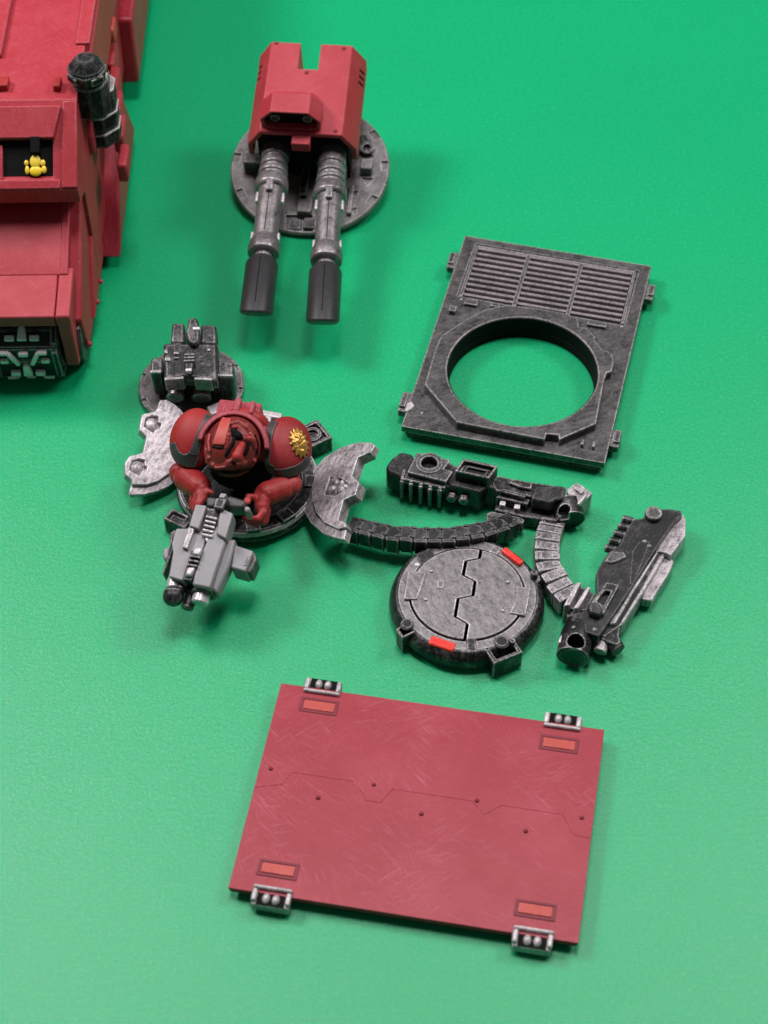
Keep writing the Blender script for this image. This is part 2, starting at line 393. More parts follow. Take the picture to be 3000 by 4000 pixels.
obj('gap_floor', MB().prism([(x + .2 * 0 - .06, y) for x, y in zz] + [(x + .06, y) for x, y in zz[::-1]], -.0585, -.052), VOID, p, Fh, 0)
for o_, nm in (([(235, 275), (425, 288), (330, 560), (195, 555)], 'hinge_plate'), ([(1310, 425), (1462, 445), (1405, 722), (1245, 695), (1305, 560)], 'hinge_plate')):
    obj(nm, MB().prism(LP(Fh, c7, o_, .07), -.05, .07), HATM, p, Fh, .018)
for q in ((470, 280), (415, 562), (1230, 388), (1178, 672)):
    x, y = L2(Fh, c7(*q), .05); obj('rivet', MB().ell((x, y, .035), (.045, .045, .04), nu=12, nv=6, z0=0), HATM, p, Fh, 0)
obj('raised_patch', MB().prism(LP(Fh, c7, [(525, 370), (600, 375), (590, 455), (530, 450)], .05), .03, .055), HATM, p, Fh, .01)
def open_bracket(o_, ztop, peg, pr, name='bracket', deep=.4):
    pts = LP(Fh, c7, o_, ztop); n = len(pts); cx = sum(a[0] for a in pts) / n; cy = sum(a[1] for a in pts) / n
    inn = [(cx + (a[0] - cx) * .72, cy + (a[1] - cy) * .72) for a in pts]
    k = obj(name, csg(MB().prism(pts, -.46, ztop), [MB().prism(inn, -.25, 1)]), GUNM, p, Fh, .016)
    x, y = L2(Fh, c7(*peg), ztop + .02)
    obj('peg', MB().lathe([(pr, -.3), (pr, ztop + .03), (pr * .8, ztop + .06), (0, ztop + .06)], 18, Matrix.Translation((x, y, 0))), GUNM, k, Fh, 0)
open_bracket([(118, 862), (178, 948), (330, 872), (285, 790), (235, 765)], .0, (228, 812), .13)
open_bracket([(985, 1035), (1090, 1200), (1378, 1085), (1275, 935), (1160, 940)], .0, (1168, 985), .15)
obj('peg', MB().lathe([(.05, -.3), (.05, .08), (0, .08)], 12, Matrix.Translation((*L2(Fh, c7(1275, 980), .05), 0))), GUNM, p, Fh, 0)
x, y = L2(Fh, c7(1500, 310), .12)
obj('peg', MB().lathe([(.13, -.4), (.13, -.02), (.075, .0), (.075, .16), (.05, .18), (0, .18)], 20, Matrix.Translation((x - .02, y, 0))), GUNM, p, Fh, .01)
def radial_box(q, h, d, mat, nm, z, out=0):
    x, y = L2(Fh, c7(*q), h); a = math.atan2(y, x)
    return obj(nm, MB().bx((x, y, z), d, rz=a + math.pi / 2), mat, p, Fh, .03)
radial_box((578, 995), .03, (.5, .2, .36), LAMP, 'red_lamp', -.15)
radial_box((575, 962), .0, (.74, .16, .4), VOID, 'lamp_recess', -.2)
radial_box((575, 1080), -.28, (.62, .24, .12), GUNM, 'lamp_sill', -.34)
radial_box((1275, 135), .06, (.5, .14, .36), LAMP, 'red_lamp', -.09)
radial_box((868, 1020), .0, (.2, .34, .42), GUNM, 'rim_tooth', -.19)
radial_box((1100, 82), .0, (.2, .2, .3), HATM, 'rim_tooth', -.12)
radial_box((360, 165), -.05, (.24, .28, .36), GUNM, 'rim_tooth', -.2)
radial_box((330, 215), -.0, (.1, .1, .1), BRIGHT, 'rim_tooth', -.03)
for o_ in ([(180, 330), (118, 590), (150, 560), (205, 340)], [(1500, 500), (1525, 620), (1470, 790), (1440, 760)]):
    obj('rim_step', MB().prism(LP(Fh, c7, o_, -.08), -.3, -.08), HATM, p, Fh, .012)
for sg, xs in ((1, 400), (-1, 320)):
    pass
x, y = L2(Fh, c7(430, 140), .05)
obj('rim_block', MB().bx((x - .02, y + .02, -.2), (.35, .3, .45), rz=.6), BLACK, p, Fh, .02)

BELTM = metal('silver_belt_metal', (.02, .019, .02), (.60, .55, .57), .36, .34, .9, .4, .4, .4)
# ------------------------------------------------------------------ ammunition belts
def bez(pts, n):
    """even samples along a smooth (Catmull-Rom) path"""
    P = [pts[0] * 2 - pts[1]] + pts + [pts[-1] * 2 - pts[-2]]; out = []
    for i in range(1, len(P) - 2):
        for k in range(24):
            u = k / 24; a, b, c_, d = P[i - 1], P[i], P[i + 1], P[i + 2]
            out.append(.5 * ((2 * b) + (c_ - a) * u + (2 * a - 5 * b + 4 * c_ - d) * u * u + (-a + 3 * b - 3 * c_ + d) * u ** 3))
    out.append(pts[-1]); L_ = [0]
    for i in range(1, len(out)): L_.append(L_[-1] + (out[i] - out[i - 1]).length)
    res = []; j = 0
    for k in range(n + 1):
        s_ = L_[-1] * k / n
        while j < len(L_) - 2 and L_[j + 1] < s_: j += 1
        u = (s_ - L_[j]) / max(L_[j + 1] - L_[j], 1e-9); res.append(out[j].lerp(out[j + 1], min(u, 1)))
    return res, L_[-1]
def belt(p, path, n, wd, th, mat, studs=True, core=None):
    S_, ln = bez(path, n); l = ln / n
    b = MB().bx((0, 0, -th / 2), (l * .985, wd, th)); b.bx((0, -wd / 2 + .02, -th / 2), (l * .86, wd * .2, th + .02))
    if studs:
        b.bx((l * .40, wd * .42, .0), (l * .42, .05, .06)); b.bx((l * .40, -wd * .2, .0), (l * .42, .05, .06))
        b.bx((l * .42, -wd * .45, -th * .5), (l * .12, .12, th + .04))
    else:
        b.bx((l * .4, 0, 0), (l * .16, wd * .96, .07)); b.bx((0, -wd * .4, 0), (l * .7, .08, .06)); b.bx((-.02, wd * .3, .0), (l * .45, .09, .05))
    k0 = None
    for i in range(n):
        a, c_ = S_[i], S_[i + 1]; d = (c_ - a).normalized(); y = Vector((0, 0, 1)).cross(d).normalized(); z = d.cross(y)
        MM = Matrix((d, y, z)).transposed().to_4x4(); MM.translation = (a + c_) / 2
        MM = MM @ Matrix.Translation((0, random.uniform(-.012, .012), random.uniform(-.01, .01))) @ Matrix.Rotation(random.uniform(-.05, .05), 4, 'X') @ Matrix.Rotation(random.uniform(-.04, .04), 4, 'Z')
        if k0 is None: k0 = obj('belt_link', b, mat, p, MM, .014)
        else: rep(k0, MM, p)
    cr = MB()
    for i in range(n):
        a, c_ = S_[i], S_[i + 1]; d = (c_ - a).normalized(); y = Vector((0, 0, 1)).cross(d).normalized(); z = d.cross(y)
        MM = Matrix((d, y, z)).transposed().to_4x4(); MM.translation = (a + c_) / 2
        cr.bx((0, 0, -th / 2), (l * 1.02, wd * .86, th * .86), MM)
    obj('belt_core', cr, core or mat, p, I4, 0)

# ------------------------------------------------------------------ 4 long black gun with belt
cA = crop(1480, 1720, 1 / 3); cB = crop(1900, 1800, 1 / 3)
o_ = U(1850, 1960, 0)
Fg = rotf((o_.x, o_.y, 0), -.2)
p = thing('belt_fed_gun', 'long black gun lying flat with a black belt curving left across the hatch edge', 'toy gun', (o_.x, o_.y, 0))
def pz(name, c_, pts, z0, z1, mat, par=None, Fm=None, bev=.02, cut=None, zc=None, sh=1., label=None):
    Fm = Fm or Fg; b = MB().prism(LP(Fm, c_, pts, z1), z0, z1, sh=sh)
    if cut: b = csg(b, [MB().prism(LP(Fm, c_, cc, z1), zc, z1 + .5) for cc in cut])
    return obj(name, b, mat, par or p, Fm, bev, label=label)
pz('stock_end', cA, [(78, 330), (95, 280), (150, 205), (260, 125), (400, 160), (450, 300), (330, 440), (285, 432), (170, 400), (110, 380)], .08, .62, BLACK, bev=.1)
pz('receiver_core', cA, [(290, 420), (430, 200), (830, 260), (900, 300), (1260, 400), (1300, 540), (1160, 600), (790, 540)], .05, .60, GUNM)
pz('cover_plate', cA, [(330, 372), (440, 142), (832, 225), (830, 255), (760, 330), (872, 362), (788, 488)], .55, .76, PLATEM, cut=[[(590 + 108 * math.cos(a / 20 * 6.2832), 258 + 62 * math.sin(a / 20 * 6.2832)) for a in range(20)]], zc=.5)
x, y = L2(Fg, cA(590, 262), .79)
obj('port_ring', csg(MB().lathe([(.275, .7), (.275, .79)], 32, Matrix.Translation((x, y, 0))), [MB().lathe([(.165, .5), (.165, 1)], 32, Matrix.Translation((x, y, 0)))]), PLATEM, p, Fg, .015)
for X, Yt, Yb in ((272, 470, 650), (378, 500, 700), (492, 530, 740), (602, 560, 770), (715, 575, 790)):
    x, y = L2(Fg, cA(X, Yt), .6)
    obj('cooling_rib', MB().bx((x, y + .02, .34), (.085, .16, .54)).bx((x, y + .13, .6), (.085, .3, .08)), GUNM, p, Fg, .03)
pz('rib_rail', cA, [(285, 455), (330, 385), (790, 505), (775, 560)], .5, .645, GUNM)
pz('shoulder', cA, [(795, 480), (880, 375), (1290, 470), (1340, 530), (1370, 560), (1270, 545), (1175, 605), (830, 520)], .04, .66, BLACK, bev=.03)
pz('sight_frame', cA, [(888, 358), (992, 208), (1398, 295), (1292, 446)], .6, .93, GUNM, cut=[[(925, 345), (1000, 238), (1355, 312), (1275, 418)]], zc=.80)
pz('sight_slot', cA, [(990, 365), (1040, 290), (1290, 345), (1250, 425)], .7, .86, BLACK, cut=[[(1012, 362), (1045, 312), (1262, 360), (1235, 405)]], zc=.75, bev=.01)
for q in ((848, 690), (990, 718)):
    P_ = cA(*q); x, y = L2(Fg, P_, .38)
    obj('side_bolt', MB().cyl((x, y + .1, .38), (x, y - .02, .38), .12, .1, 6), GUNM, p, Fg, .02)
pz('fore_body', cB, [(60, 260), (140, 170), (310, 215), (940, 310), (930, 440), (780, 480), (520, 420), (110, 350)], .05, .58, GUNM)
pz('top_block', cB, [(265, 255), (315, 208), (540, 255), (525, 330), (400, 310)], .5, .66, GUNM)
pz('breech_cover', cB, [(570, 300), (880, 290), (935, 320), (900, 440), (820, 450), (750, 490), (525, 445)], .4, .68, BLACK, bev=.035)
pz('rail', cB, [(115, 425), (150, 385), (520, 450), (480, 510)], .3, .5, GUNM)
pz('rail', cB, [(95, 570), (130, 540), (420, 620), (860, 680), (840, 710), (400, 650)], .05, .34, GUNM)
pz('clip_plate', cB, [(150, 350), (190, 320), (470, 390), (450, 430)], .4, .62, GUNM)
pz('lower_body', cB, [(100, 560), (130, 430), (560, 480), (750, 520), (900, 560), (860, 690), (420, 620)], .05, .3, BLACK)
for q in ((190, 508), (360, 548)):
    x, y = L2(Fg, cB(*q), .42); obj('side_bolt', MB().bx((x, y, .36), (.12, .12, .2)), BRIGHT, p, Fg, .02)
x0 = U(*cB(860, 560), .42); x1 = U(*cB(1040, 640), .42)
A0 = U(*cB(770, 560), .38); 
a = U(*cB(930, 500), .34); b_ = U(*cB(985, 700), .30)
obj('muzzle', csg(MB().cyl(a, b_, .3, .3, 28).cyl(a.lerp(b_, -.12), a, .24, .28, 28), [MB().cyl(U(*cB(920, 505), .75), U(*cB(920, 505), .75) - Vector((0, 0, .4)), .12, .12, 20)]), GUNM, p, I4, .02)
pz('side_lug', cB, [(945, 335), (1040, 258), (1100, 270), (1245, 378), (1180, 440), (1080, 510), (960, 440)], .08, .56, SILV)
pz('side_lug_ridge', cB, [(1020, 310), (1060, 290), (1150, 350), (1110, 385)], .5, .62, SILV)
pz('side_lug_ridge', cB, [(1140, 400), (1170, 380), (1180, 400), (1090, 510), (1060, 500)], .5, .62, BRIGHT)
pz('feed_mouth', cB, [(0, 620), (60, 590), (400, 660), (450, 690), (420, 740), (370, 690), (260, 800), (0, 780)], .1, .42, GUNM)
belt(p, [U(1362, 2040, .62), U(1420, 2054, .64), U(1500, 2075, .66), U(1613, 2087, .68), U(1747, 2088, .68), U(1870, 2072, .66), U(1950, 2045, .6), U(2005, 2020, .5)], 13, .36, .36, BLACK, True)

# ------------------------------------------------------------------ 5 angled gun on the right with silver belt
cR = crop(2100, 1950, .37372)
o_ = U(2420, 2280, 0)
Fq = rotf((o_.x, o_.y, 0), -.5)
p = thing('angled_gun', 'black and silver gun on its side with a short silver belt, at the right edge', 'toy gun', (o_.x, o_.y, 0))
kw = dict(Fm=Fq)
pz('side_plate', cR, [(1130, 190), (1150, 112), (1370, 100), (1500, 118), (1512, 165), (1432, 240), (1290, 440), (1000, 900), (800, 1205), (640, 1432), (500, 1388), (478, 1300), (350, 1265), (385, 1190), (500, 1165), (620, 960), (612, 775), (645, 700), (735, 560), (850, 485), (935, 310), (1000, 212)], .3, .62, BLACK, bev=.02, **kw)
pz('inner_body', cR, [(1160, 140), (1490, 130), (1520, 260), (1340, 560), (900, 1300), (700, 1440), (500, 1370), (420, 1250), (640, 940), (640, 790), (870, 500)], .05, .45, GUNM, **kw)
pz('side_plate_seam', cR, [(985, 550), (1060, 440), (1180, 440), (1000, 900), (960, 880)], .6, .635, BLACK, bev=.012, **kw)
pz('silver_rail', cR, [(1425, 262), (1470, 190), (1520, 150), (1552, 215), (1550, 270), (1548, 380), (1395, 590), (1345, 560), (1265, 545), (1235, 560), (840, 1220), (770, 1310), (720, 1290), (960, 920), (1240, 500)], .1, .5, SILV, **kw)
pz('slide_bar', cR, [(1275, 580), (1330, 590), (1090, 1000), (890, 1310), (835, 1330), (1060, 960)], .1, .47, SILV, bev=.03, **kw)
pz('rail_edge', cR, [(1235, 555), (1262, 552), (1010, 960), (820, 1290), (775, 1300), (980, 940)], .3, .55, SILV, bev=.02, **kw)
pz('silver_flap', cR, [(1300, 600), (1385, 600), (1425, 650), (1380, 760), (1195, 1062), (1090, 1042), (1110, 980)], .12, .34, SILV, **kw)
pz('front_fin', cR, [(770, 1310), (862, 1340), (850, 1420), (868, 1490), (830, 1525), (700, 1480), (655, 1455), (725, 1395)], .1, .42, GUNM, **kw)
for q0, q1 in (((885, 205), (1010, 240)), ((840, 280), (965, 312)), ((795, 355), (920, 385)), ((750, 432), (870, 462)), ((705, 507), (820, 537))):
    obj('cooling_tooth', MB().cyl(U(*cR(*q0), .36), U(*cR(*q1), .36), .085, .085, 14), GUNM, p, I4, .02)
x, y = L2(Fq, cR(1215, 140), .72)
obj('round_cap', MB().lathe([(.175, .5), (.175, .70), (.155, .73), (.13, .73), (.12, .715), (0, .715)], 32, Matrix.Translation((x, y, 0))), PLATEM, p, Fq, .012)
pz('pale_scale_plate', cR, [(700, 645), (765, 535), (905, 545), (935, 600), (830, 650), (760, 668)], .6, .67, PLATEM, bev=.03, **kw)
pz('window_frame', cR, [(720, 862), (855, 892), (690, 1195), (600, 1180), (530, 1120), (620, 1000)], .55, .74, GUNM, cut=[[(705, 950), (770, 960), (690, 1110), (620, 1060)]], zc=.58, **kw)
pz('window_block', cR, [(520, 1075), (640, 1075), (690, 1160), (650, 1215), (540, 1180)], .5, .78, BLACK, bev=.05, **kw)
for q in ((1165, 488), (600, 1360), (380, 1340), (1120, 440)):
    x, y = L2(Fq, cR(*q), .63); obj('rivet', MB().ell((x, y, .62), (.05, .05, .035), nu=10, nv=5, z0=0), PLATEM, p, Fq, 0)
a = U(*cR(440, 1290), .36); b_ = U(*cR(365, 1650), .34)
MR = .31
d = (b_ - a).normalized()
hc = U(*cR(400, 1490), .62)
obj('muzzle', csg(MB().cyl(a, b_, MR, prof=[(MR * .8, 0), (MR * .9, .2), (MR, .45), (MR, 1)], n=32), [MB().cyl(hc + Vector((0, 0, .3)), hc - Vector((0, 0, .35)), .165, .165, 24)]), GUNM, p, I4, .02)
obj('muzzle_bore', MB().cyl(b_, b_ + d * .012, MR * .82, MR * .8, 28), BLACK, p, I4, 0)
x, y = L2(Fq, cR(400, 1490), .64)
pz('side_strip', cR, [(345, 1262), (375, 1260), (270, 1500), (215, 1500), (225, 1450)], .15, .5, SILV, **kw)
obj('lower_barrel', MB().cyl(U(*cR(760, 1480), .25), U(*cR(850, 1590), .22), .17, .15, 20), BLACK, p, I4, .03)
obj('small_nozzle', MB().cyl(U(*cR(690, 1480), .3), U(*cR(650, 1600), .25), .1, .13, 16), SILV, p, I4, .02)
for pts in ([(400, 870), (460, 860), (340, 1110), (270, 1110)], [(520, 905), (560, 920), (430, 1140), (375, 1135)]):
    pz('feed_clamp', cR, pts, .15, .74, SILV, bev=.025, **kw)
pz('feed_block', cR, [(330, 1000), (440, 900), (600, 990), (520, 1160), (400, 1170), (280, 1110)], .1, .55, GUNM, **kw)
pz('feed_tail', cR, [(270, 1110), (400, 1130), (380, 1210), (310, 1230)], .1, .5, GUNM, **kw)
belt(p, [U(2165, 2030, .25), U(2148, 2075, .38), U(2140, 2111, .44), U(2138, 2159, .46), U(2146, 2204, .46), U(2168, 2250, .46), U(2198, 2292, .46), U(2232, 2335, .46)], 9, .46, .38, BELTM, False, GUNM)

# ------------------------------------------------------------------ 6 gun turret with twin barrels
cT = crop(880, 140, 1 / 3); cU = crop(880, 500, .3936); cV = crop(850, 100, .5427)
tl = R(14)
Ft = rotf(U(1211, 652, .62), -.10) @ Matrix.Rotation(tl, 4, 'X')
p = thing('gun_turret', 'red boxy turret with twin grey barrels on a round metal base', 'turret', (Ft.translation.x, Ft.translation.y, 0))
RB = 1.86
notch = []
bs_ = MB().lathe([(1.6, -.34), (1.74, -.3), (RB - .02, -.2), (RB, -.04), (RB - .03, 0), (0, 0)], 96)
cuts = []
for q in ((100, 290), (175, 640), (1580, 370), (1470, 720), (1500, 60), (820, 990)):
    x, y = L2(Ft, cU(*q)); a = math.atan2(y, x)
    cuts.append(MB().bx((1.74 * math.cos(a), 1.74 * math.sin(a), 0), (.16, .26, .12), rz=a))
for pts in ([(1345, 490), (1475, 495), (1415, 570)], [(1270, 620), (1320, 620), (1310, 680), (1270, 670)], [(1260, 800), (1300, 780), (1300, 850), (1250, 850)]):
    cuts.append(MB().prism(LP(Ft, cU, pts), -.06, .2))
cuts.append(MB().prism(LP(Ft, cU, [(600, 860), (600, 1000), (700, 1020), (870, 1010), (870, 860)]), -.08, .2))
obj('turret_base', csg(bs_, cuts), BASEM, p, Ft, .02)
obj('stalk', MB().lathe([(1.2, -.5), (1.3, -.3)], 48), GUNM, p, Ft, .02)
# housing: lengthwise body with chamfered sides
HZ = 1.75
roofL = LP(Ft, cT, [(545, 68), (1478, 112), (1375, 1172), (395, 1115)], HZ)
xl = (roofL[0][0] + roofL[3][0]) / 2; xr = (roofL[1][0] + roofL[2][0]) / 2
yb = (roofL[0][1] + roofL[1][1]) / 2; yf = (roofL[2][1] + roofL[3][1]) / 2
HM = Ft @ Matrix.Translation(((xl + xr) / 2, 0, 0)); hw = (xr - xl) / 2
def ext_y(prof, y0, y1):
    n = len(prof); vs = [(x, y0, z) for x, z in prof] + [(x, y1, z) for x, z in prof]
    fs = [list(range(n)), list(range(n, 2 * n))[::-1]] + [(i, n + i, n + (i + 1) % n, (i + 1) % n) for i in range(n)]
    return MB().add(vs, fs)
CH = .31; DZ = .5
body = ext_y([(-hw, HZ), (hw, HZ), (hw + CH, HZ - DZ), (hw + CH, HZ - DZ - .38), (-hw - CH, HZ - DZ - .38), (-hw - CH, HZ - DZ)], yf, yb)
nx0, nx1 = [q[0] - (xl + xr) / 2 for q in LP(Ft, cT, [(872, 200), (1110, 200)], HZ)]
ny = L2(Ft, cT(985, 390), HZ)[1]
cutn = MB().box(nx0, nx1, ny, yb + 1, 0, 3)
under = ext_y([(-hw + .06, HZ - .12), (hw - .06, HZ - .12), (hw + CH - .12, HZ - DZ - .03), (hw + CH - .12, 0), (-hw - CH + .12, 0), (-hw - CH + .12, HZ - DZ - .03)], yf - 1, yf + .5)
vents = []
for k in range(3):
    y = yb - .42 - .17 * k
    for sg in (-1, 1): vents.append(MB().bx((sg * (hw + CH - .05), y, HZ - DZ + .02), (.22, .07, .3)))
obj('housing', csg(body, [cutn, under] + vents), RED, p, HM, .022)
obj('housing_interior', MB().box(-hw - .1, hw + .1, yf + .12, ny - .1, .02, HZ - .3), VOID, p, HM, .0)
for q in ((600, 85), (1390, 150), (955, 430), (1290, 1115)):
    x, y = L2(HM, cT(*q), HZ); obj('rivet', MB().ell((x, y, HZ), (.05, .05, .03), nu=12, nv=5, z0=0), DARKRED, p, HM, 0)
# front tongue
t0 = L2(HM, cT(785, 1150), HZ - .02); t1 = L2(HM, cT(985, 1270), HZ - .02)
obj('front_tongue', MB().box(t0[0], t1[0], t1[1], yf + .05, HZ - .3, HZ - .03), RED, p, HM, .02)
# sensor pod on the roof
PZ = HZ + .60
pp = LP(HM, cT, [(565, 655), (985, 680), (985, 910), (520, 885)], PZ)
px0 = (pp[0][0] + pp[3][0]) / 2; px1 = (pp[1][0] + pp[2][0]) / 2; pyf = (pp[2][1] + pp[3][1]) / 2; pym = (pp[0][1] + pp[1][1]) / 2
pb = pym + .42
pc = .26
def podsec(y, k, zt):
    return [(px0, y, zt), (px1, y, zt), (px1 + pc, y, HZ + (zt - HZ) * .5), (px1 + pc - .02, y, HZ + .02), (px1, y, HZ - .04), (px0, y, HZ - .04), (px0 - pc + .02, y, HZ + .02), (px0 - pc, y, HZ + (zt - HZ) * .5)]
s1 = podsec(pyf, 1, PZ); s2 = podsec(pym, 1, PZ); s3 = [(px0 + .03, pb, HZ + .1), (px1 - .03, pb, HZ + .1), (px1 + pc - .15, pb - .06, HZ + .05), (px1 + pc - .15, pb - .06, HZ), (px1, pb, HZ - .04), (px0, pb, HZ - .04), (px0 - pc + .15, pb - .06, HZ), (px0 - pc + .15, pb - .06, HZ + .05)]
pod = MB(); n = 8
fs = [list(range(n)), list(range(2 * n, 3 * n))[::-1]]
for a_ in (0, n):
    fs += [(a_ + i, a_ + n + i, a_ + n + (i + 1) % n, a_ + (i + 1) % n) for i in range(n)]
pod.add(s1 + s2 + s3, fs)
mx = (px0 + px1) / 2; cz = HZ + .29
inn = []
for x, y, z in s1: inn.append((mx + (x - mx) * .88, cz + (z - cz) * .84))
obj('sensor_pod', csg(pod, [ext_y(inn, pyf - .5, pyf + .22)]), RED, p, HM, .018)
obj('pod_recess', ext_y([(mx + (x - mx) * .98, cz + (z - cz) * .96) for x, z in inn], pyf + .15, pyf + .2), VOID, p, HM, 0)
for sx in (-.35, .38):
    obj('lens', MB().cyl((mx + sx, pyf + .06, cz), (mx + sx, pyf + .17, cz), .11, .11, 20), GUNM, p, HM, .01)
# twin barrels
def barrel(pr_, tip, zr, zt, lbl, dr=0):
    a = U(*pr_, zr); b = U(*tip, zt); L_ = (b - a).length
    def s(row): return L_ * (row + dr - pr_[1]) / (tip[1] - pr_[1])      # distance along the barrel
    d = (b - a).normalized(); side = d.cross(Vector((0, 0, 1))).normalized(); upn = side.cross(d)
    MMb = Matrix((side, upn, d)).transposed().to_4x4(); MMb.translation = a
    P_ = [(.30, -.4), (.32, s(625)), (.27, s(630)), (.27, s(638)), (.31, s(643)), (.32, s(662)), (.26, s(668)), (.27, s(672)), (.33, s(678)), (.34, s(694)), (.29, s(700)), (.29, s(704)), (.35, s(710)), (.38, s(728)), (.385, s(748)), (.35, s(756)), (.285, s(758)),
          (.28, s(850)), (.275, s(945)), (.30, s(948)), (.34, s(968)), (.36, s(985)), (.35, s(1003)), (.30, s(1008)), (.2, s(1012)), (.2, s(1030)), (.24, s(1036))]
    k = obj('barrel', MB().lathe(P_, 40), STEEL, p, MMb, .012, label=lbl)
    sh = MB().lathe([(.2, s(1020)), (.32, s(1036)), (.36, s(1048)), (.36, L_ - .02), (.3, L_ + .02), (.0, L_ + .02)], 40)
    sh.v = [Vector((v.x, v.y, v.z + (v.y * .62 if v.z > L_ - .1 else 0))) for v in sh.v]
    obj('muzzle_shroud', sh, DGREY, k, MMb, .03)
    obj('seam', MB().box(-.009, .009, .27, .292, s(775), s(940)).box(-.009, .009, .35, .366, s(1050), L_ - .05), VOID, k, MMb, 0)
    obj('top_lug', MB().box(-.075, .075, .25, .38, s(752), s(792)), STEEL, k, MMb, .02)
    for sg in (-1, 1):
        obj('side_lug', MB().box(sg * .29 - .03, sg * .29 + .03, -.08, .08, s(768), s(806)), BRIGHT, k, MMb, .02)
        obj('side_lug', MB().box(sg * .29 - .03, sg * .29 + .03, -.08, .08, s(926), s(955)), BRIGHT, k, MMb, .02)
    return k
barrel((1082, 560), (1000, 1226), 1.5, .85, 'left barrel')
barrel((1300, 584), (1260, 1260), 1.5, .85, 'right barrel', 30)
g1 = Ft
def ub(name, q, h, d, mat=BASEM, dz=0, rz=0):
    x, y = L2(Ft, cU(*q), h); return obj(name, MB().bx((x, y, h - d[2] / 2 + dz), d, rz=rz), mat, p, Ft, .03)
ub('base_box', (270, 285), .42, (.42, .34, .42), GUNM)
ub('base_wedge', (1400, 350), .25, (.28, .3, .26), BASEM)
ub('gun_cradle', (800, 670), .16, (.34, .9, .16), BASEM)
ub('gun_cradle', (790, 480), .3, (.2, 1.0, .3), GUNM)
ub('side_rail', (1240, 700), .12, (.12, .8, .12), BASEM)
ub('side_rail', (1170, 420), .5, (.14, .9, .5), GUNM)
ub('mantlet', (500, 230), .75, (.5, .5, .7), BLACK); ub('mantlet', (1030, 250), .75, (.55, .5, .7), BLACK)
x, y = L2(Ft, cU(1405, 190), .16)
obj('hose_port', csg(MB().lathe([(.17, -.01), (.17, .16)], 24, Matrix.Translation((x, y, 0))), [MB().lathe([(.09, .02), (.09, .4)], 20, Matrix.Translation((x, y, 0)))]), GUNM, p, Ft, .015)
obj('hose_arm', MB().prism(LP(Ft, cU, [(1330, 60), (1400, 50), (1490, 200), (1470, 270), (1400, 250)], .06), .0, .06), GUNM, p, Ft, .02)
for q in ((690, 950), (840, 940)): ub('front_step', q, .02, (.3, .3, .14), GUNM)

# ------------------------------------------------------------------ 7 small twin gun on a round base
cG = crop(530, 1220, .2592)
Fs = rotf(U(747, 1497, .22), -.06)
p = thing('small_gun_mount', 'dark twin gun on a small round base behind the soldier', 'toy gun', (Fs.translation.x, Fs.translation.y, 0))
base = MB().lathe([(1.05, -.2), (1.12, -.12), (1.12, -.03), (1.08, 0), (0, 0)], 64)
cc = [MB().bx((1.08 * math.cos(a), 1.08 * math.sin(a), 0), (.12, .2, .12), rz=a) for a in (3.0, 3.7, -.15, .5, -1.2, -1.9)]
obj('mount_base', csg(base, cc), BASEM, p, Fs, .015)
SF = Fs @ Matrix.Rotation(R(7), 4, 'X')
def g_box(name, pts, z0, z1, mat=GUNM, bev=.03, sh=1.):
    return obj(name, MB().prism(LP(SF, cG, pts, z1), z0, z1, sh=sh), mat, p, SF, bev)
obj('mount_pillar', MB().cyl((0, .1, -.05), (0, .1, .5), .4, .35, 24), BLACK, p, Fs, .02)
g_box('receiver', [(410, 455), (1235, 460), (1232, 1040), (890, 1000), (725, 980), (430, 1020)], .85, 1.15, GUNM, .07)
g_box('rear_block', [(550, 150), (735, 160), (735, 460), (520, 460)], .6, 1.1, GUNM, .05)
g_box('rear_block', [(985, 175), (1215, 190), (1215, 480), (975, 470)], .6, 1.1, GUNM, .05)
g_box('sight_ridge', [(790, 90), (860, 60), (930, 90), (960, 200), (975, 300), (960, 430), (870, 490), (790, 440), (745, 300), (775, 200)], .7, 1.3, GUNM, .06)
g_box('sight_highlight', [(850, 215), (970, 210), (970, 260), (860, 262)], 1.2, 1.33, BRIGHT, .02)
for k, yy in enumerate((630, 675, 722)):
    g_box('sight_band', [(735 - 5 * k, yy - 14), (890, yy - 18), (890, yy + 14), (730 - 5 * k, yy + 18)], 1.1, 1.33, GUNM, .02)
g_box('sight_tube', [(750, 570), (800, 540), (880, 550), (880, 740), (850, 880), (745, 880), (725, 740)], 1.1, 1.29, BLACK, .05)
g_box('sight_tip', [(745, 840), (845, 835), (840, 885), (750, 888)], 1.2, 1.31, BRIGHT, .02)
g_box('dark_slot', [(565, 460), (690, 460), (670, 610), (570, 600)], 1.1, 1.17, BLACK, .02)
for pts in ([(230, 680), (420, 690), (400, 900), (215, 900)], [(1230, 715), (1480, 740), (1465, 950), (1225, 950)]):
    g_box('side_box', pts, .12, .95, GUNM, .05)
def gl(q0, q1, z0, z1, r, mat=GUNM, nm='barrel'):
    return obj(nm, MB().cyl(U(*cG(*q0), z0), U(*cG(*q1), z1), r, r, 20), mat, p, I4, .02)
gl((620, 1080), (600, 1290), .66, .6, .17, STEEL); gl((1010, 1050), (995, 1300), .66, .56, .19, STEEL)
gl((600, 1270), (598, 1300), .55, .54, .2, BLACK, 'barrel_ring'); gl((995, 1280), (993, 1310), .52, .51, .22, BLACK, 'barrel_ring')
gl((690, 1040), (700, 1090), .85, .8, .2, GUNM, 'lens_tube')
for (X, Y, w_, h_) in ((455, 585, 60, 60), (480, 700, 90, 60), (610, 610, 90, 36), (610, 680, 90, 24), (1100, 560, 50, 40)):
    g_box('receiver_boss', [(X - w_ / 2, Y - h_ / 2), (X + w_ / 2, Y - h_ / 2), (X + w_ / 2, Y + h_ / 2), (X - w_ / 2, Y + h_ / 2)], 1.1, 1.19, STEEL, .02)
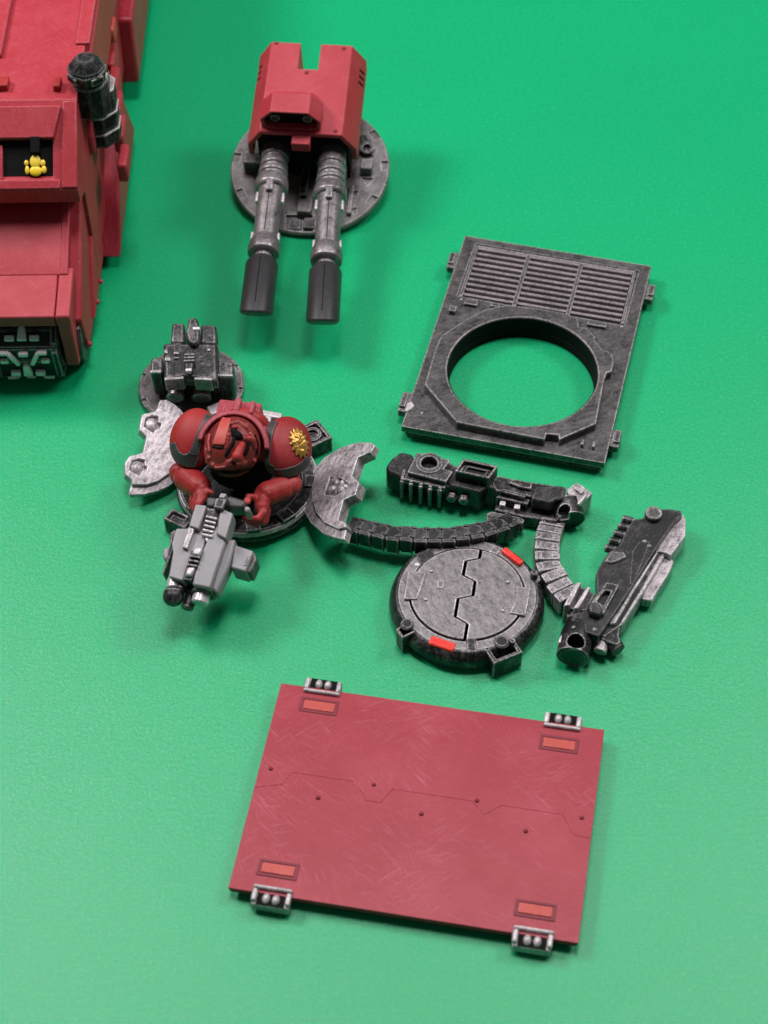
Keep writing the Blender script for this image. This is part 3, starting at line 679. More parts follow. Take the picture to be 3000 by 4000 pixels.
g_box('receiver_seam', [(578, 700), (586, 700), (582, 985), (574, 985)], 1.1, 1.153, VOID, 0)
g_box('receiver_step', [(1165, 470), (1240, 480), (1238, 1000), (1170, 1000)], .7, 1.05, GUNM, .03)
g_box('receiver_lip', [(430, 975), (725, 960), (720, 1000), (432, 1025)], .8, 1.17, STEEL, .015)
g_box('receiver_lip', [(885, 975), (1150, 985), (1150, 1025), (880, 1010)], .8, 1.17, STEEL, .015)
gl((560, 1075), (770, 1060), .78, .78, .1, STEEL, 'lens_block')
g_box('box_lip', [(220, 870), (390, 868), (388, 905), (218, 908)], .9, .965, STEEL, .01)
g_box('box_lip', [(1228, 925), (1462, 930), (1460, 962), (1226, 960)], .9, .965, STEEL, .01)
g_box('underbody', [(440, 800), (1220, 800), (1200, 1010), (450, 1000)], .1, .84, BLACK, .05)

# ------------------------------------------------------------------ 8 open hatch ring with two doors
c6 = crop(450, 1500, .63291); c1 = crop(600, 1560, 1 / 3); c3 = crop(1000, 1560, 1 / 3); cD = crop(460, 1500, .22607)
c2 = crop(560, 1850, 1 / 3)
O = U(968, 1868, .42)
Fo = rotf(O, -.30)
p = thing('open_hatch_ring', 'round hatch ring with both silver half doors swung open, round the red soldier', 'hatch', (O.x, O.y, 0))
ringm = csg(MB().lathe([(1.26, -.42), (1.40, -.36), (1.46, -.24), (1.43, -.1), (1.37, 0), (1.1, 0)], 96), [MB().lathe([(1.08, -.3), (1.08, .3)], 64)])
obj('hatch_ring', ringm, GUNM, p, Fo, .014)
obj('rim_lip', csg(MB().lathe([(1.40, -.2), (1.44, -.12), (1.41, -.04), (1.36, -.02)], 96), [MB().lathe([(1.33, -1), (1.33, 1)], 96)]), CLIPM, p, Fo, .01)
obj('ring_floor', MB().lathe([(1.1, -.34), (0, -.34)], 48), VOID, p, Fo, 0)
for a0 in (-1.15, -.6, .2, 1.3, 2.3, -2.2, -1.75):
    obj('rim_block', MB().bx((1.28 * math.cos(a0), 1.28 * math.sin(a0), .0), (.26, .3, .12), rz=a0), GUNM, p, Fo, .02)
for q, h, d, rz in (((1530, 185), .15, (.5, .16, .3), -.25), ((1320, 245), .15, (.2, .16, .3), -.25), ((750, 110), .2, (.4, .26, .3), .5)):
    P_ = U(*crop(600 , 1560, 1/3)(*q), .5) if q[0] < 1400 else U(*c1(1365, 185), .5)
    obj('rim_lug', MB().bx((0, 0, -.1), d), BRIGHT, p, rotf(P_, rz), .03)
# square bracket with a ring, upper right
Pq = U(*c3(660, 400), .42); Fk = rotf(Pq, .55)
kk = obj('corner_bracket', csg(MB().box(-.3, .3, -.3, .3, -.42, .0), [MB().box(-.22, .22, -.22, .22, -.12, .3)]), GUNM, p, Fk, .02)
obj('bracket_ring', csg(MB().lathe([(.19, -.14), (.19, -.01)], 28), [MB().lathe([(.12, -.1), (.12, .3)], 28)]), GUNM, kk, Fk, .01)
# bracket lower left
Pq = U(*c1(290, 1390), .42); Fk = rotf(Pq, -.55)
obj('corner_bracket', csg(MB().box(-.26, .26, -.16, .16, -.42, 0), [MB().box(-.2, .12, -.1, .1, -.1, .2)]), GUNM, p, Fk, .03)
# doors: tilted plates
def door(c_, outline, rim, P0, n, th, rimth, holes, nm='hatch_door', mat=SILV):
    n = Vector(n).normalized(); Fm = frame(P0, (1, 0, 0), n)
    up1 = LP(Fm, c_, outline, 0)
    cuts = [MB().prism(LP(Fm, c_, hh, 0), -.09, .5) for hh in holes]
    k = obj(nm, csg(MB().prism(up1, -th, 0), cuts), mat, p, Fm, .02)
    obj('door_rim', MB().prism(LP(Fm, c_, rim, -rimth), -th - .01, -rimth), mat, k, Fm, .015)
    return k, Fm
P0 = U(*c3(640, 1080), .52)
kd, FD = door(c3, [(1335, 615), (1190, 682), (1120, 895), (1205, 975), (1160, 1115), (1020, 1180), (960, 1410), (1055, 1490), (960, 1515), (800, 1440), (700, 1320), (655, 1180), (655, 1020), (690, 900), (780, 780), (900, 680), (1040, 620), (1180, 600)],
    [(1390, 535), (1350, 505), (1200, 500), (1000, 560), (800, 680), (680, 820), (590, 960), (535, 1130), (550, 1300), (640, 1450), (780, 1570), (920, 1620), (1030, 1640), (1062, 1500), (1040, 1440), (960, 1400), (1020, 1190), (1160, 1120), (1205, 980), (1122, 895), (1190, 690), (1345, 620)],
    P0, (-.56, .06, .82), .24, .07, [[(865, 905), (1000, 925), (1090, 990), (1050, 1060), (930, 1130), (800, 1115)]])
x_ = LP(FD, c3, [(920, 970), (880, 1060), (1010, 1050), (1015, 985), (1060, 1030)], -.05)
for i, (rx, ry) in enumerate(((.13, .15), (.14, .11), (.14, .14), (.08, .09), (.07, .08))):
    obj('emblem_lobe', MB().ell((x_[i][0], x_[i][1], -.08), (rx, ry, .1), nu=14, nv=8), SILV, kd, FD, 0)
P0 = U(*cD(950, 1000), .55)
kd, FD = door(cD, [(700, 405), (760, 425), (900, 500), (1050, 680), (1080, 900), (1060, 1250), (1000, 1420), (900, 1540), (700, 1680), (500, 1740), (250, 1735), (245, 1660), (130, 1560), (125, 1350), (210, 1240), (440, 1180), (500, 910), (370, 790), (420, 520), (640, 470)],
    [(735, 275), (850, 270), (960, 330), (1100, 450), (1195, 590), (1200, 900), (1190, 1200), (1110, 1500), (1040, 1640), (880, 1770), (700, 1850), (450, 1910), (215, 1915), (200, 1850), (240, 1730), (240, 1660), (700, 1200), (690, 400)],
    P0, (.30, -.24, .92), .22, .09,
    [[(490, 590), (600, 545), (700, 560), (700, 660), (760, 690), (730, 770), (650, 780), (610, 835), (455, 730)], [(250, 1330), (360, 1290), (475, 1310), (450, 1400), (515, 1430), (490, 1500), (420, 1500), (375, 1580), (200, 1480)]])
for q in ((580, 700), (320, 1440)):
    x, y = L2(FD, cD(*q), -.05); obj('emblem_lobe', MB().ell((x, y, -.09), (.15, .17, .1), nu=16, nv=8), SILV, kd, FD, 0)

# ------------------------------------------------------------------ 9 the soldier
TO = O
p = thing('toy_soldier', 'red armoured toy soldier leaning out of the hatch ring, gold emblem on one shoulder', 'figurine', (TO.x, TO.y, .1))
def Q(X, Y, z, c_=c1): return U(*c_(X, Y), z)
def cap(mb, a, b, ra, rb, n=6):
    n = max(n, int((b - a).length / .05))
    for i in range(n + 1):
        u = i / n; r = ra + (rb - ra) * u; mb.ell(a.lerp(b, u), (r, r, r), nu=14, nv=8)
hd = Q(925, 560, 1.95)
sL = Q(480, 480, 1.5); sR = Q(1540, 560, 1.45)
def hit(Fm, rad, px, py, k=1.0):
    """the point of an ellipsoid that a measured sight line meets first"""
    S = Fm @ Matrix.Diagonal((*[r * k for r in rad], 1)); I_ = S.inverted()
    o = I_ @ CAM; d = (I_.to_3x3() @ ray(px, py)); a = d.dot(d); b = o.dot(d); c_ = o.dot(o) - 1
    q = b * b - a * c_
    t_ = (-b - math.sqrt(q)) / a if q > 0 else -b / a
    P = o + d * t_
    if q <= 0: P = P.normalized()
    return S @ P
def soften(o, vs_=.022, it=3, f=.5):
    rm = o.modifiers.new('skin', 'REMESH'); rm.mode = 'VOXEL'; rm.voxel_size = vs_; rm.use_smooth_shade = True
    sm = o.modifiers.new('smooth', 'SMOOTH'); sm.factor = f; sm.iterations = it; return o
def chain(mb, pts, rs):
    if isinstance(rs, (int, float)): rs = [rs] * len(pts)
    for i in range(len(pts) - 1): cap(mb, pts[i], pts[i + 1], rs[i], rs[i + 1], 4)
ch = (sL + sR) / 2 + Vector((0, .22, -.35))
body = MB()
body.ell(ch, (.60, .34, .52)); body.ell(ch + Vector((0, .05, -.5)), (.5, .36, .6)); body.ell(ch + Vector((0, .30, .25)), (.6, .3, .5))
cap(body, sL + Vector((0, .05, -.1)), sR + Vector((0, .05, -.1)), .30, .30, 10)
body.ell(hd + Vector((.02, .25, -.3)), (.42, .34, .36))
eL = Q(330, 870, 1.05); wL = Q(570, 1060, 1.25)
cap(body, sL + Vector((0, -.02, -.15)), eL, .24, .2); cap(body, eL, wL, .25, .19); body.ell(eL + Vector((-.05, .0, .05)), (.2, .17, .2))
cap(body, eL.lerp(wL, .3), eL.lerp(wL, .72), .29, .27); cap(body, eL.lerp(wL, .8), eL.lerp(wL, .86), .25, .25)
eR = Q(1610, 1000, 1.1); wR = Q(1270, 1130, 1.22)
cap(body, sR + Vector((0, -.02, -.15)), eR, .24, .2); cap(body, eR, wR, .22, .17); body.ell(eR + Vector((.03, -.02, .04)), (.19, .22, .2))
cap(body, eR.lerp(wR, .3), eR.lerp(wR, .7), .25, .24); cap(body, eR.lerp(wR, .78), eR.lerp(wR, .84), .25, .24)
cap(body, Q(1440, 985, 1.36), Q(1350, 1100, 1.36), .045, .045); cap(body, Q(1400, 960, 1.36), Q(1310, 1080, 1.36), .04, .04)
# hands: palm, thumb and four unequal bent fingers closing on the grips
def hand(palm, w_, fing, thumb):
    cap(body, w_, palm, .16, .15, 4); body.ell(palm, (.15, .16, .13))
    for pts, r in fing + [thumb]:
        for i in range(len(pts) - 1): cap(body, pts[i], pts[i + 1], r * (1 - .12 * i), r * (1 - .12 * (i + 1)), 5)
hand(Q(1270, 1260, 1.22), wR,
     [([Q(1290, 1320, 1.24), Q(1235, 1395, 1.2), Q(1150, 1405, 1.18), Q(1060, 1395, 1.2)], .082),
      ([Q(1310, 1320, 1.12), Q(1275, 1430, 1.05), Q(1185, 1450, 1.02), Q(1110, 1440, 1.03)], .08),
      ([Q(1330, 1300, 1.0), Q(1300, 1440, .92), Q(1210, 1460, .9), Q(1140, 1450, .9)], .076),
      ([Q(1345, 1280, .9), Q(1320, 1420, .8), Q(1240, 1450, .78), Q(1180, 1440, .8)], .068)],
     ([Q(1195, 1150, 1.3), Q(1110, 1140, 1.36), Q(1095, 1205, 1.34)], .075))
hand(Q(560, 1130, 1.25), wL,
     [([Q(510, 1150, 1.26), Q(470, 1210, 1.2), Q(450, 1280, 1.1)], .075),
      ([Q(545, 1165, 1.3), Q(510, 1225, 1.26), Q(480, 1290, 1.18)], .08),
      ([Q(580, 1160, 1.3), Q(550, 1210, 1.3), Q(525, 1270, 1.25)], .075),
      ([Q(480, 1120, 1.2), Q(445, 1180, 1.1), Q(435, 1240, 1.0)], .065)],
     ([Q(610, 1070, 1.32), Q(650, 1080, 1.36), Q(690, 1095, 1.36)], .065))
soften(obj('body', body, REDF, p, I4, 0), .02, 2)
obj('waist_shade', MB().ell(ch + Vector((0, -.20, -.42)), (.66, .42, .46)), VOID, p, I4, 0)  # black ellipsoid paints in the shade on the torso below the head
obj('finger_tip_strap', MB().ell(Q(1098, 1190, 1.42), (.07, .09, .06)), ORANGE, p, I4, 0)
RIDGE = paint('ridge_red_paint', (.42, .05, .05), (.62, .2, .2), .4, .5, .5)
# head frame and features; the face looks down to the lower right
HR = (.54, .60, .56)
HM2 = frame(hd, Vector((.93, -.30, 0)), Vector((.08, -.40, .91)))
def hp(X, Y, k=1.0): return hit(HM2, HR, *c1(X, Y), k)
head = MB(); head.ell((0, 0, 0), HR, nu=30, nv=20, M=HM2)
chain(head, [hp(905, 290, .97), hp(990, 270, .98), hp(1080, 330, .98), hp(1140, 420, .97)], [.06, .08, .08, .06])     # brow over the eye
chain(head, [hp(1060, 460, .97), hp(1150, 480, 1.0), hp(1175, 560, .97)], [.07, .09, .07])                          # cheek bone
chain(head, [hp(610, 430, .97), hp(625, 600, .98), hp(650, 720, .99), hp(740, 790, .98), hp(880, 770, 1.0)], [.05, .06, .08, .06, .06])   # jaw guard
chain(head, [hp(880, 760, 1.0), hp(960, 770, 1.0), hp(1060, 740, .96)], .07)                                        # upper lip
chain(head, [hp(860, 250, 1.0), hp(880, 420, .99), hp(850, 560, .96)], .05)
for X, Y in ((650, 690), (700, 770), (880, 735), (1180, 720)): head.ell(hp(X, Y, 1.02), (.05, .05, .05), nu=10, nv=6)
ho = soften(obj('head', head, REDD, p, I4, 0), .018, 2)
crest = MB()
n_ = 8; vt = []
for i in range(n_ + 1):
    u = i / n_; yy = 200 + 330 * u
    xa_ = 800 - 125 * u ** .8; xb_ = 905 - 80 * u ** 1.1
    vt += [hp(xa_, yy, 1.085), hp(xb_, yy + 10, 1.10)]
vb = [HM2.translation + (v - HM2.translation) * .84 for v in vt]; n2 = len(vt); fs_ = []
for i in range(n_):
    a = 2 * i
    fs_ += [(a, a + 2, a + 3, a + 1), (n2 + a, n2 + a + 1, n2 + a + 3, n2 + a + 2), (a, n2 + a, n2 + a + 2, a + 2), (a + 1, a + 3, n2 + a + 3, n2 + a + 1)]
fs_ += [(0, 1, n2 + 1, n2), (2 * n_, n2 + 2 * n_, n2 + 2 * n_ + 1, 2 * n_ + 1)]
obj('crest_plate', crest.add(vt + vb, fs_), ORANGE, ho, I4, .03, 3)
nose = MB(); chain(nose, [hp(1040, 530, 1.02), hp(1010, 590, 1.12), hp(978, 670, 1.2)], [.06, .085, .11]); nose.ell(hp(985, 690, 1.18), (.12, .09, .07))
soften(obj('nose', nose, REDS, ho, I4, 0), .015, 2)
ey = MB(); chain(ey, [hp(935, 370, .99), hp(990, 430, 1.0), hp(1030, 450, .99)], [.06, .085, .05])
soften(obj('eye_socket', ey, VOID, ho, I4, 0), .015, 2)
for X, Y, r in ((950, 325, .045), (1085, 300, .04), (1120, 455, .045)):
    obj('face_fleck', MB().ell(hp(X, Y, 1.05), (r * 1.5, r, r), nu=12, nv=8), REDS, ho, I4, 0)
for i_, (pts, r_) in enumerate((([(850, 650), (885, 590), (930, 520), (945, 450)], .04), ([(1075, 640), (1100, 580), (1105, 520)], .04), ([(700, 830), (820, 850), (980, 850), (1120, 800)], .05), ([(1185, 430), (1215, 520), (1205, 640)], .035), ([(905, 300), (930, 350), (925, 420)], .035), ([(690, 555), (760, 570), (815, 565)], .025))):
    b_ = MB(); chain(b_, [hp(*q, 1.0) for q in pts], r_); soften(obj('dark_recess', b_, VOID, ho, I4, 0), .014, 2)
for pts, r_ in (([(655, 420), (640, 500), (655, 600)], .03), ([(950, 620), (935, 680), (900, 720)], .03), ([(1130, 400), (1165, 440)], .03), ([(660, 760), (740, 800), (830, 790)], .025)):
    b_ = MB(); chain(b_, [hp(*q, 1.05) for q in pts], r_); soften(obj('face_ridge', b_, RIDGE, ho, I4, 0), .014, 1)
# raised collar behind the head, and the backpack
RC = paint('collar_red_paint', (.34, .035, .05), (.60, .22, .25), .3, .6, .5)
HF = frame(hd, Vector((.97, -.16, 0)), Vector((.03, -.48, .87)))
ring_ = MB(); N_ = 30
for i in range(N_):
    a0 = R(5) + R(170) * i / N_; a1 = R(5) + R(170) * (i + 1) / N_
    def pt(a, r, z): return (r * math.cos(a), r * math.sin(a) * 1.06, z)
    vs = [pt(a0, .60, -.5), pt(a0, .72, -.5), pt(a0, .71, -.02), pt(a0, .61, .02), pt(a1, .60, -.5), pt(a1, .72, -.5), pt(a1, .71, -.02), pt(a1, .61, .02)]
    ring_.add(vs, [(0, 4, 5, 1), (1, 5, 6, 2), (2, 6, 7, 3), (3, 7, 4, 0)] + ([(0, 1, 2, 3)] if i == 0 else []) + ([(7, 6, 5, 4)] if i == N_ - 1 else []))
obj('collar', ring_, RC, p, HF, .03)
BF = rotf(Q(1010, 125, 1.75), -.16)
b = MB().box(-.52, .46, -.25, .3, -1.0, .0, tx=.06, ty=.05); b.box(-.34, -.02, -.2, .15, -.1, .08, tx=.05, ty=.05); b.box(-.1, .02, -.16, .2, .0, .16); b.box(.18, .32, -.18, .2, -.1, .14, tx=.02, ty=.03)
b.box(.3, .62, -.5, .1, -1.0, -.2, tx=.06, ty=.06)
obj('backpack', b, RC, p, BF, .04)
# shoulder pads: shells with black rims traced over them
REDP2 = paint('deep_red_paint', (.25, .010, .014), (.62, .14, .13), .25, .4, .55)
def ribbon(Fp, rad, A, B, ko=1.07, ki=.9):
    def dense(P, m=24):
        L_ = [0]
        for i in range(1, len(P)): L_.append(L_[-1] + math.dist(P[i], P[i - 1]))
        out = []
        for k in range(m + 1):
            s_ = L_[-1] * k / m; j = max(i for i in range(len(P) - 1) if L_[i] <= s_ + 1e-9); u = (s_ - L_[j]) / (L_[j + 1] - L_[j])
            out.append(lerp(P[j], P[j + 1], u))
        return out
    A = dense(A); B = dense(B); b = MB(); vs = []
    for q0, q1 in zip(A, B):
        vs += [hit(Fp, rad, *c1(*q0), ko), hit(Fp, rad, *c1(*q1), ko), hit(Fp, rad, *c1(*q1), ki), hit(Fp, rad, *c1(*q0), ki)]
    fs = [(0, 1, 2, 3)]; n = len(A)
    for i in range(n - 1):
        a = 4 * i
        for e in range(4): fs.append((a + e, a + (e + 1) % 4, a + 4 + (e + 1) % 4, a + 4 + e))
    fs.append(tuple(4 * (n - 1) + e for e in (3, 2, 1, 0)))
    return b.add(vs, fs)
def pad(c0, rad, n, ya, mat, inner, hem):
    rad = (rad[0], rad[1], rad[2] * .85); z = Vector(n).normalized(); y = (ya - z * ya.dot(z)).normalized(); x = y.cross(z)
    Fp = Matrix((x, y, z)).transposed().to_4x4(); Fp.translation = c0
    k = obj('shoulder_pad', MB().ell((0, 0, 0), rad, nu=40, nv=16, z0=-.35), mat, p, Fp, 0)
    obj('pad_rim', ribbon(Fp, rad, *inner), BLACKF, k, I4, .02)
    obj('pad_hem', ribbon(Fp, rad, *hem), BLACKF, k, I4, .02)
    return k, Fp
kL, FL = pad(Q(470, 462, 1.62), (.49, .62, .42), (-.30, -.42, .86), Q(620, 170, 1.6) - Q(330, 700, 1.6), REDS,
    ([(612, 165), (575, 250), (535, 330), (495, 420), (465, 500), (440, 570), (420, 640)], [(745, 175), (695, 250), (655, 330), (615, 410), (580, 480), (550, 560), (525, 660)]),
    ([(262, 500), (272, 560), (300, 610), (345, 645), (395, 635), (430, 600), (460, 540)], [(185, 520), (195, 600), (225, 680), (290, 750), (390, 800), (490, 800), (540, 690)]))
RR = (.50, .63, .44 * .85)
kR, FR = pad(Q(1560, 562, 1.55), (.50, .63, .44), (.22, -.40, .88), Q(1550, 260, 1.6) - Q(1570, 860, 1.6), REDP2,
    ([(1455, 255), (1422, 320), (1400, 400), (1380, 500), (1368, 600), (1364, 760)], [(1365, 235), (1325, 320), (1308, 400), (1296, 500), (1290, 600), (1310, 780)]),
    ([(1330, 690), (1355, 755), (1415, 780), (1430, 822), (1540, 812), (1660, 778), (1745, 722), (1790, 660)], [(1285, 720), (1320, 830), (1380, 890), (1430, 930), (1560, 930), (1690, 890), (1800, 810), (1850, 700)]))
# gold emblem: lumpy toothed badge sitting on the pad
eb = MB(); random.seed(9)
def ep(u, v):
    ca, sa = math.cos(-.35), math.sin(-.35)
    X, Y = 505 + u * ca + v * sa * -1, 505 + u * sa * -1 * -1 + v * ca
    return hit(FR, RR, *c3(505 + u * .94 + v * .25, 510 - u * .1 + v * .95), 1.04)
for i in range(14):
    a = 2 * math.pi * i / 14
    cap(eb, ep(62 * math.cos(a), 105 * math.sin(a)), ep(108 * math.cos(a), 180 * math.sin(a)), .055, .02, 5)
for i in range(22):
    a = random.random() * 6.28; k_ = random.random() ** .6 * .62
    eb.ell(ep(105 * k_ * math.cos(a), 175 * k_ * math.sin(a)), (.055, .06, .055 + .03 * random.random()), nu=8, nv=5)
soften(obj('gold_emblem', eb, GOLD, kR, I4, 0), .014, 0)

# ------------------------------------------------------------------ 10 the soldier's grey gun
ga = Q(740, 1290, 1.55); gb = U(*c2(480, 1290), 1.12)
gn = (gb - ga).normalized()
gx = (U(*c2(780, 1340), 1.12) - U(*c2(300, 1210), 1.12)).normalized()
gz = gx.cross(-gn).normalized()
if gz.z < 0: gz = -gz
FG = frame(U(*c2(640, 1000), 1.35), gx, gz)
p = thing('twin_gun', 'flat grey boxy twin gun held by the red soldier, pointing down left', 'toy gun', FG.translation)
def gg(name, pts, z0, z1, mat=GREY, bev=.03, sh=1.):
    return obj(name, MB().prism(LP(FG, c2, pts, z1), z0, z1, sh=sh), mat, p, FG, bev)
gg('left_casing', [(385, 640), (520, 640), (530, 610), (650, 650), (745, 700), (700, 880), (590, 1060), (470, 1260), (295, 1205), (345, 920), (330, 820)], -.55, 0, GREY, .05)
gg('right_casing', [(870, 600), (960, 765), (960, 800), (785, 1345), (570, 1300), (600, 1160), (700, 880), (760, 740)], -.6, .05, GREY, .04)
gg('right_flank', [(960, 780), (1080, 760), (1010, 1060), (860, 1400), (785, 1340)], -.5, -.12, GREY, .05)
gg('left_flank', [(350, 660), (385, 660), (330, 930), (230, 1190), (215, 1150), (310, 900), (310, 700)], -.45, -.1, GUNM, .05)
gg('left_knob', [(230, 870), (310, 850), (310, 1000), (250, 1020), (215, 950)], -.5, -.12, GREY, .05)
gg('rear_rail', [(610, 355), (740, 370), (650, 650), (530, 612)], -.3, .14, GREY, .03)
gg('rear_rail', [(900, 430), (950, 420), (1050, 462), (965, 765), (850, 700)], -.3, .14, GREY, .03)
gg('rear_core', [(700, 380), (950, 430), (900, 700), (650, 700)], -.4, -.02, GUNM, .03)
gg('bright_bar', [(535, 625), (600, 640), (515, 880), (450, 860)], -.02, .09, SILV, .02)
for i in range(5):
    y0 = 480 + i * 52; x0 = 735 - i * 13
    gg('feed_rib', [(x0, y0), (x0 + 130, y0 + 30), (x0 + 118, y0 + 62), (x0 - 10, y0 + 30)], -.1, .1 - .02 * (i % 2), SILV, .02)
gg('feed_chute', [(690, 690), (800, 710), (760, 790), (735, 800)], -.1, .05, BRIGHT, .02)
for i in range(3):
    y0 = 945 + i * 50; x0 = 545 - i * 16
    gg('front_rib', [(x0, y0), (x0 + 120, y0 + 20), (x0 + 112, y0 + 50), (x0 - 8, y0 + 30)], -.05, .12, GUNM, .02)
gg('front_chrome', [(590, 870), (640, 850), (690, 870), (660, 965), (560, 940)], -.05, .14, BRIGHT, .04)
gg('front_chrome', [(515, 1090), (615, 1085), (560, 1200), (480, 1190)], -.05, .1, BRIGHT, .04)
gg('front_slot', [(560, 900), (690, 900), (650, 1080), (560, 1260), (450, 1240)], -.1, .02, BLACK, .02)
gg('sight_block', [(850, 280), (975, 290), (930, 420), (815, 395)], -.1, .24, GUNM, .03)
gg('sight_tip', [(905, 225), (975, 235), (945, 290), (880, 280)], -.05, .22, GREY, .02)
gg('drum_box', [(1070, 830), (1290, 905), (1200, 1150), (1020, 1100)], -.75, -.2, GREY, .035)
gg('drum_side', [(1290, 905), (1330, 1000), (1260, 1160), (1205, 1150)], -.75, -.3, GUNM, .03)
gg('drum_mark', [(1220, 945), (1255, 950), (1210, 1080), (1170, 1070)], -.25, -.185, GUNM, .01)
gg('grip_bar', [(1000, 250), (1200, 310), (1180, 400), (1000, 400), (960, 300)], -.4, .0, BLACKF, .05)
gg('grip', [(1180, 370), (1250, 380), (1250, 440), (1180, 450)], -.4, .02, GREY, .05)
gg('grip_bar', [(740, 270), (860, 280), (830, 390), (740, 380)], -.4, .02, BLACKF, .04)
def G3(X, Y, h):
    x, y = L2(FG, c2(X, Y), h); return FG @ Vector((x, y, h))
def gcyl(nm, q0, q1, h0, h1, r, mat):
    return obj(nm, MB().cyl(G3(*q0, h0), G3(*q1, h1), r, r, 24), mat, p, I4, .03)
gcyl('muzzle_neck', (350, 1240), (345, 1350), -.22, -.22, .12, BRIGHT)
gcyl('muzzle', (358, 1370), (352, 1460), -.25, -.25, .19, GUNM)
obj('muzzle_ball', MB().ell(G3(352, 1440, -.25), (.2, .2, .19)), GUNM, p, I4, 0)
gcyl('muzzle', (700, 1380), (655, 1530), -.3, -.3, .165, BRIGHT)
gcyl('muzzle_collar', (720, 1340), (700, 1430), -.32, -.32, .25, GUNM)
gcyl('lower_nozzle', (560, 1420), (510, 1590), -.45, -.45, .12, GUNM)
gg('front_lug', [(370, 1270), (470, 1300), (450, 1350), (370, 1330)], -.4, -.15, GUNM, .03)
gg('front_underside', [(300, 1210), (790, 1350), (830, 1420), (560, 1420), (300, 1300)], -.62, -.3, GUNM, .05)

# ------------------------------------------------------------------ 11 the red tank at the left edge
cK = crop(0, 0, .39317); cL = crop(0, 750, .39317)
p = thing('red_tank', 'large red tank model cut off by the left edge of the picture', 'toy tank', (-9.5, 33, 0))
XR = -6.12; XW = -15.
def W(Y, z, X=150, c_=cK): return U(X, c_(0, Y)[1], z)
def yz(row, z): return U(150, row, z).y
y_roof = yz(389, 4.9); y_lip = yz(747, 3.7); y_gt = yz(792, 3.05); y_gb = yz(1072, 2.35); y_ff = yz(1238, 2.1); y_fb = y_ff
# main hull outline seen from the side (y, z)
prof = [(60, .9), (60, 4.9), (y_roof, 4.9), (y_roof - .12, 4.8), (y_lip, 3.72), (y_lip + .05, 3.4), (y_gt + .1, 3.4), (y_gb, 2.32), (y_gb + .1, .9)]
def ext_x(prof, x0, x1):
    n = len(prof); vs = [(x0, a, b) for a, b in prof] + [(x1, a, b) for a, b in prof]
    fs = [list(range(n))[::-1], list(range(n, 2 * n))] + [(i, (i + 1) % n, n + (i + 1) % n, n + i) for i in range(n)]
    return MB().add(vs, fs)
xe = U(305, 747, 3.7).x
slot = MB().box(XW + 1, U(203, 650, 4.1).x, y_lip - 1, y_lip + .9, 3.87, 4.42)
hull_main = ext_x([(60, .9), (60, 4.9), (y_roof, 4.9), (y_lip, 3.72), (y_lip + .05, 3.35), (y_gt + .3, 3.1), (y_gt + .3, .9)], XW, xe)
obj('hull', csg(hull_main, [MB().add([(XW, -50, 0)], [])] if 0 else [slot]), RED, p, I4, .05)
xg = U(257, 900, 3.0).x
obj('front_slope', ext_x([(y_gt + .6, 3.05), (y_gt, 3.05), (y_gb, 2.33), (y_gb, 1.4), (y_gt + .6, 1.4)], XW, xg), RED, p, I4, .03)
obj('slope_edge', ext_x([(y_gt, 3.07), (y_gb, 2.35), (y_gb, 2.2), (y_gt, 2.9)], U(228, 900, 3.).x, xg + .01), RED, p, I4, .02)
xf = U(281, 1160, 2.15).x; xs_ = U(222, 1160, 2.15).x
obj('fender', ext_x([(y_gb + .1, 2.34), (y_ff, 2.1), (y_ff, 1.82), (y_gb + .1, 1.82)], XW, xs_ - .01), RED, p, I4, .03)
obj('fender', ext_x([(y_gb + .2, 2.36), (y_ff - .02, 2.12), (y_ff - .02, 1.82), (y_gb + .2, 1.82)], xs_ + .01, xf), RED, p, I4, .04)
xp = U(298, 1420, .9).x
obj('corner_pillar', ext_x([(y_ff + 1.2, 1.84), (y_ff + .02, 1.84), (y_ff + .1, .55), (y_ff + 1.2, .55)], xs_ + .02, xp), REDD2 if 0 else RED, p, I4, .04)
# side wall, sloping skirt and sponsons
side = [(60, 4.0), (y_roof + .6, 4.0), (y_gb + .5, 2.2), (y_ff + .5, 1.5), (y_ff + .75, .35), (60, .35)]
XS1 = U(350, 1330, .5).x
obj('side_wall', ext_x(side, xe - .6, XS1), RED, p, I4, .05)
obj('side_step', ext_x([(60, 4.75), (y_roof + 1.6, 4.75), (y_roof + .4, 3.6), (y_roof + .4, 3.1), (60, 3.1)], xe - .2, xe + .12), RED, p, I4, .05)
xt = U(353, 174, 4.9).x
# skirt plates protruding low on the side
s1 = [U(345, 790, 1.6), U(470, 790, 1.2)]
obj('side_skirt', ext_x([(U(400, 930, .9).y, .3), (U(400, 700, .9).y, 1.9), (U(470, 560, .9).y, 2.4), (U(470, 560, .9).y + 1.2, .35)], XS1 - .1, U(478, 760, .9).x), REDP, p, I4, .05)
obj('side_skirt', ext_x([(U(505, 275, .9).y, .5), (U(505, 250, .9).y, 2.2), (60, 2.6), (60, .5)], XS1 - .1, U(560, 90, .9).x), REDP, p, I4, .08)
obj('side_gusset', ext_x([(U(360, 1180, 1).y, .5), (U(360, 1020, 1).y, 2.0), (U(360, 1020, 1).y + .8, 2.0), (U(360, 1020, 1).y + .9, .5)], XS1 - .1, U(368, 1040, 1.3).x), RED, p, I4, .04)
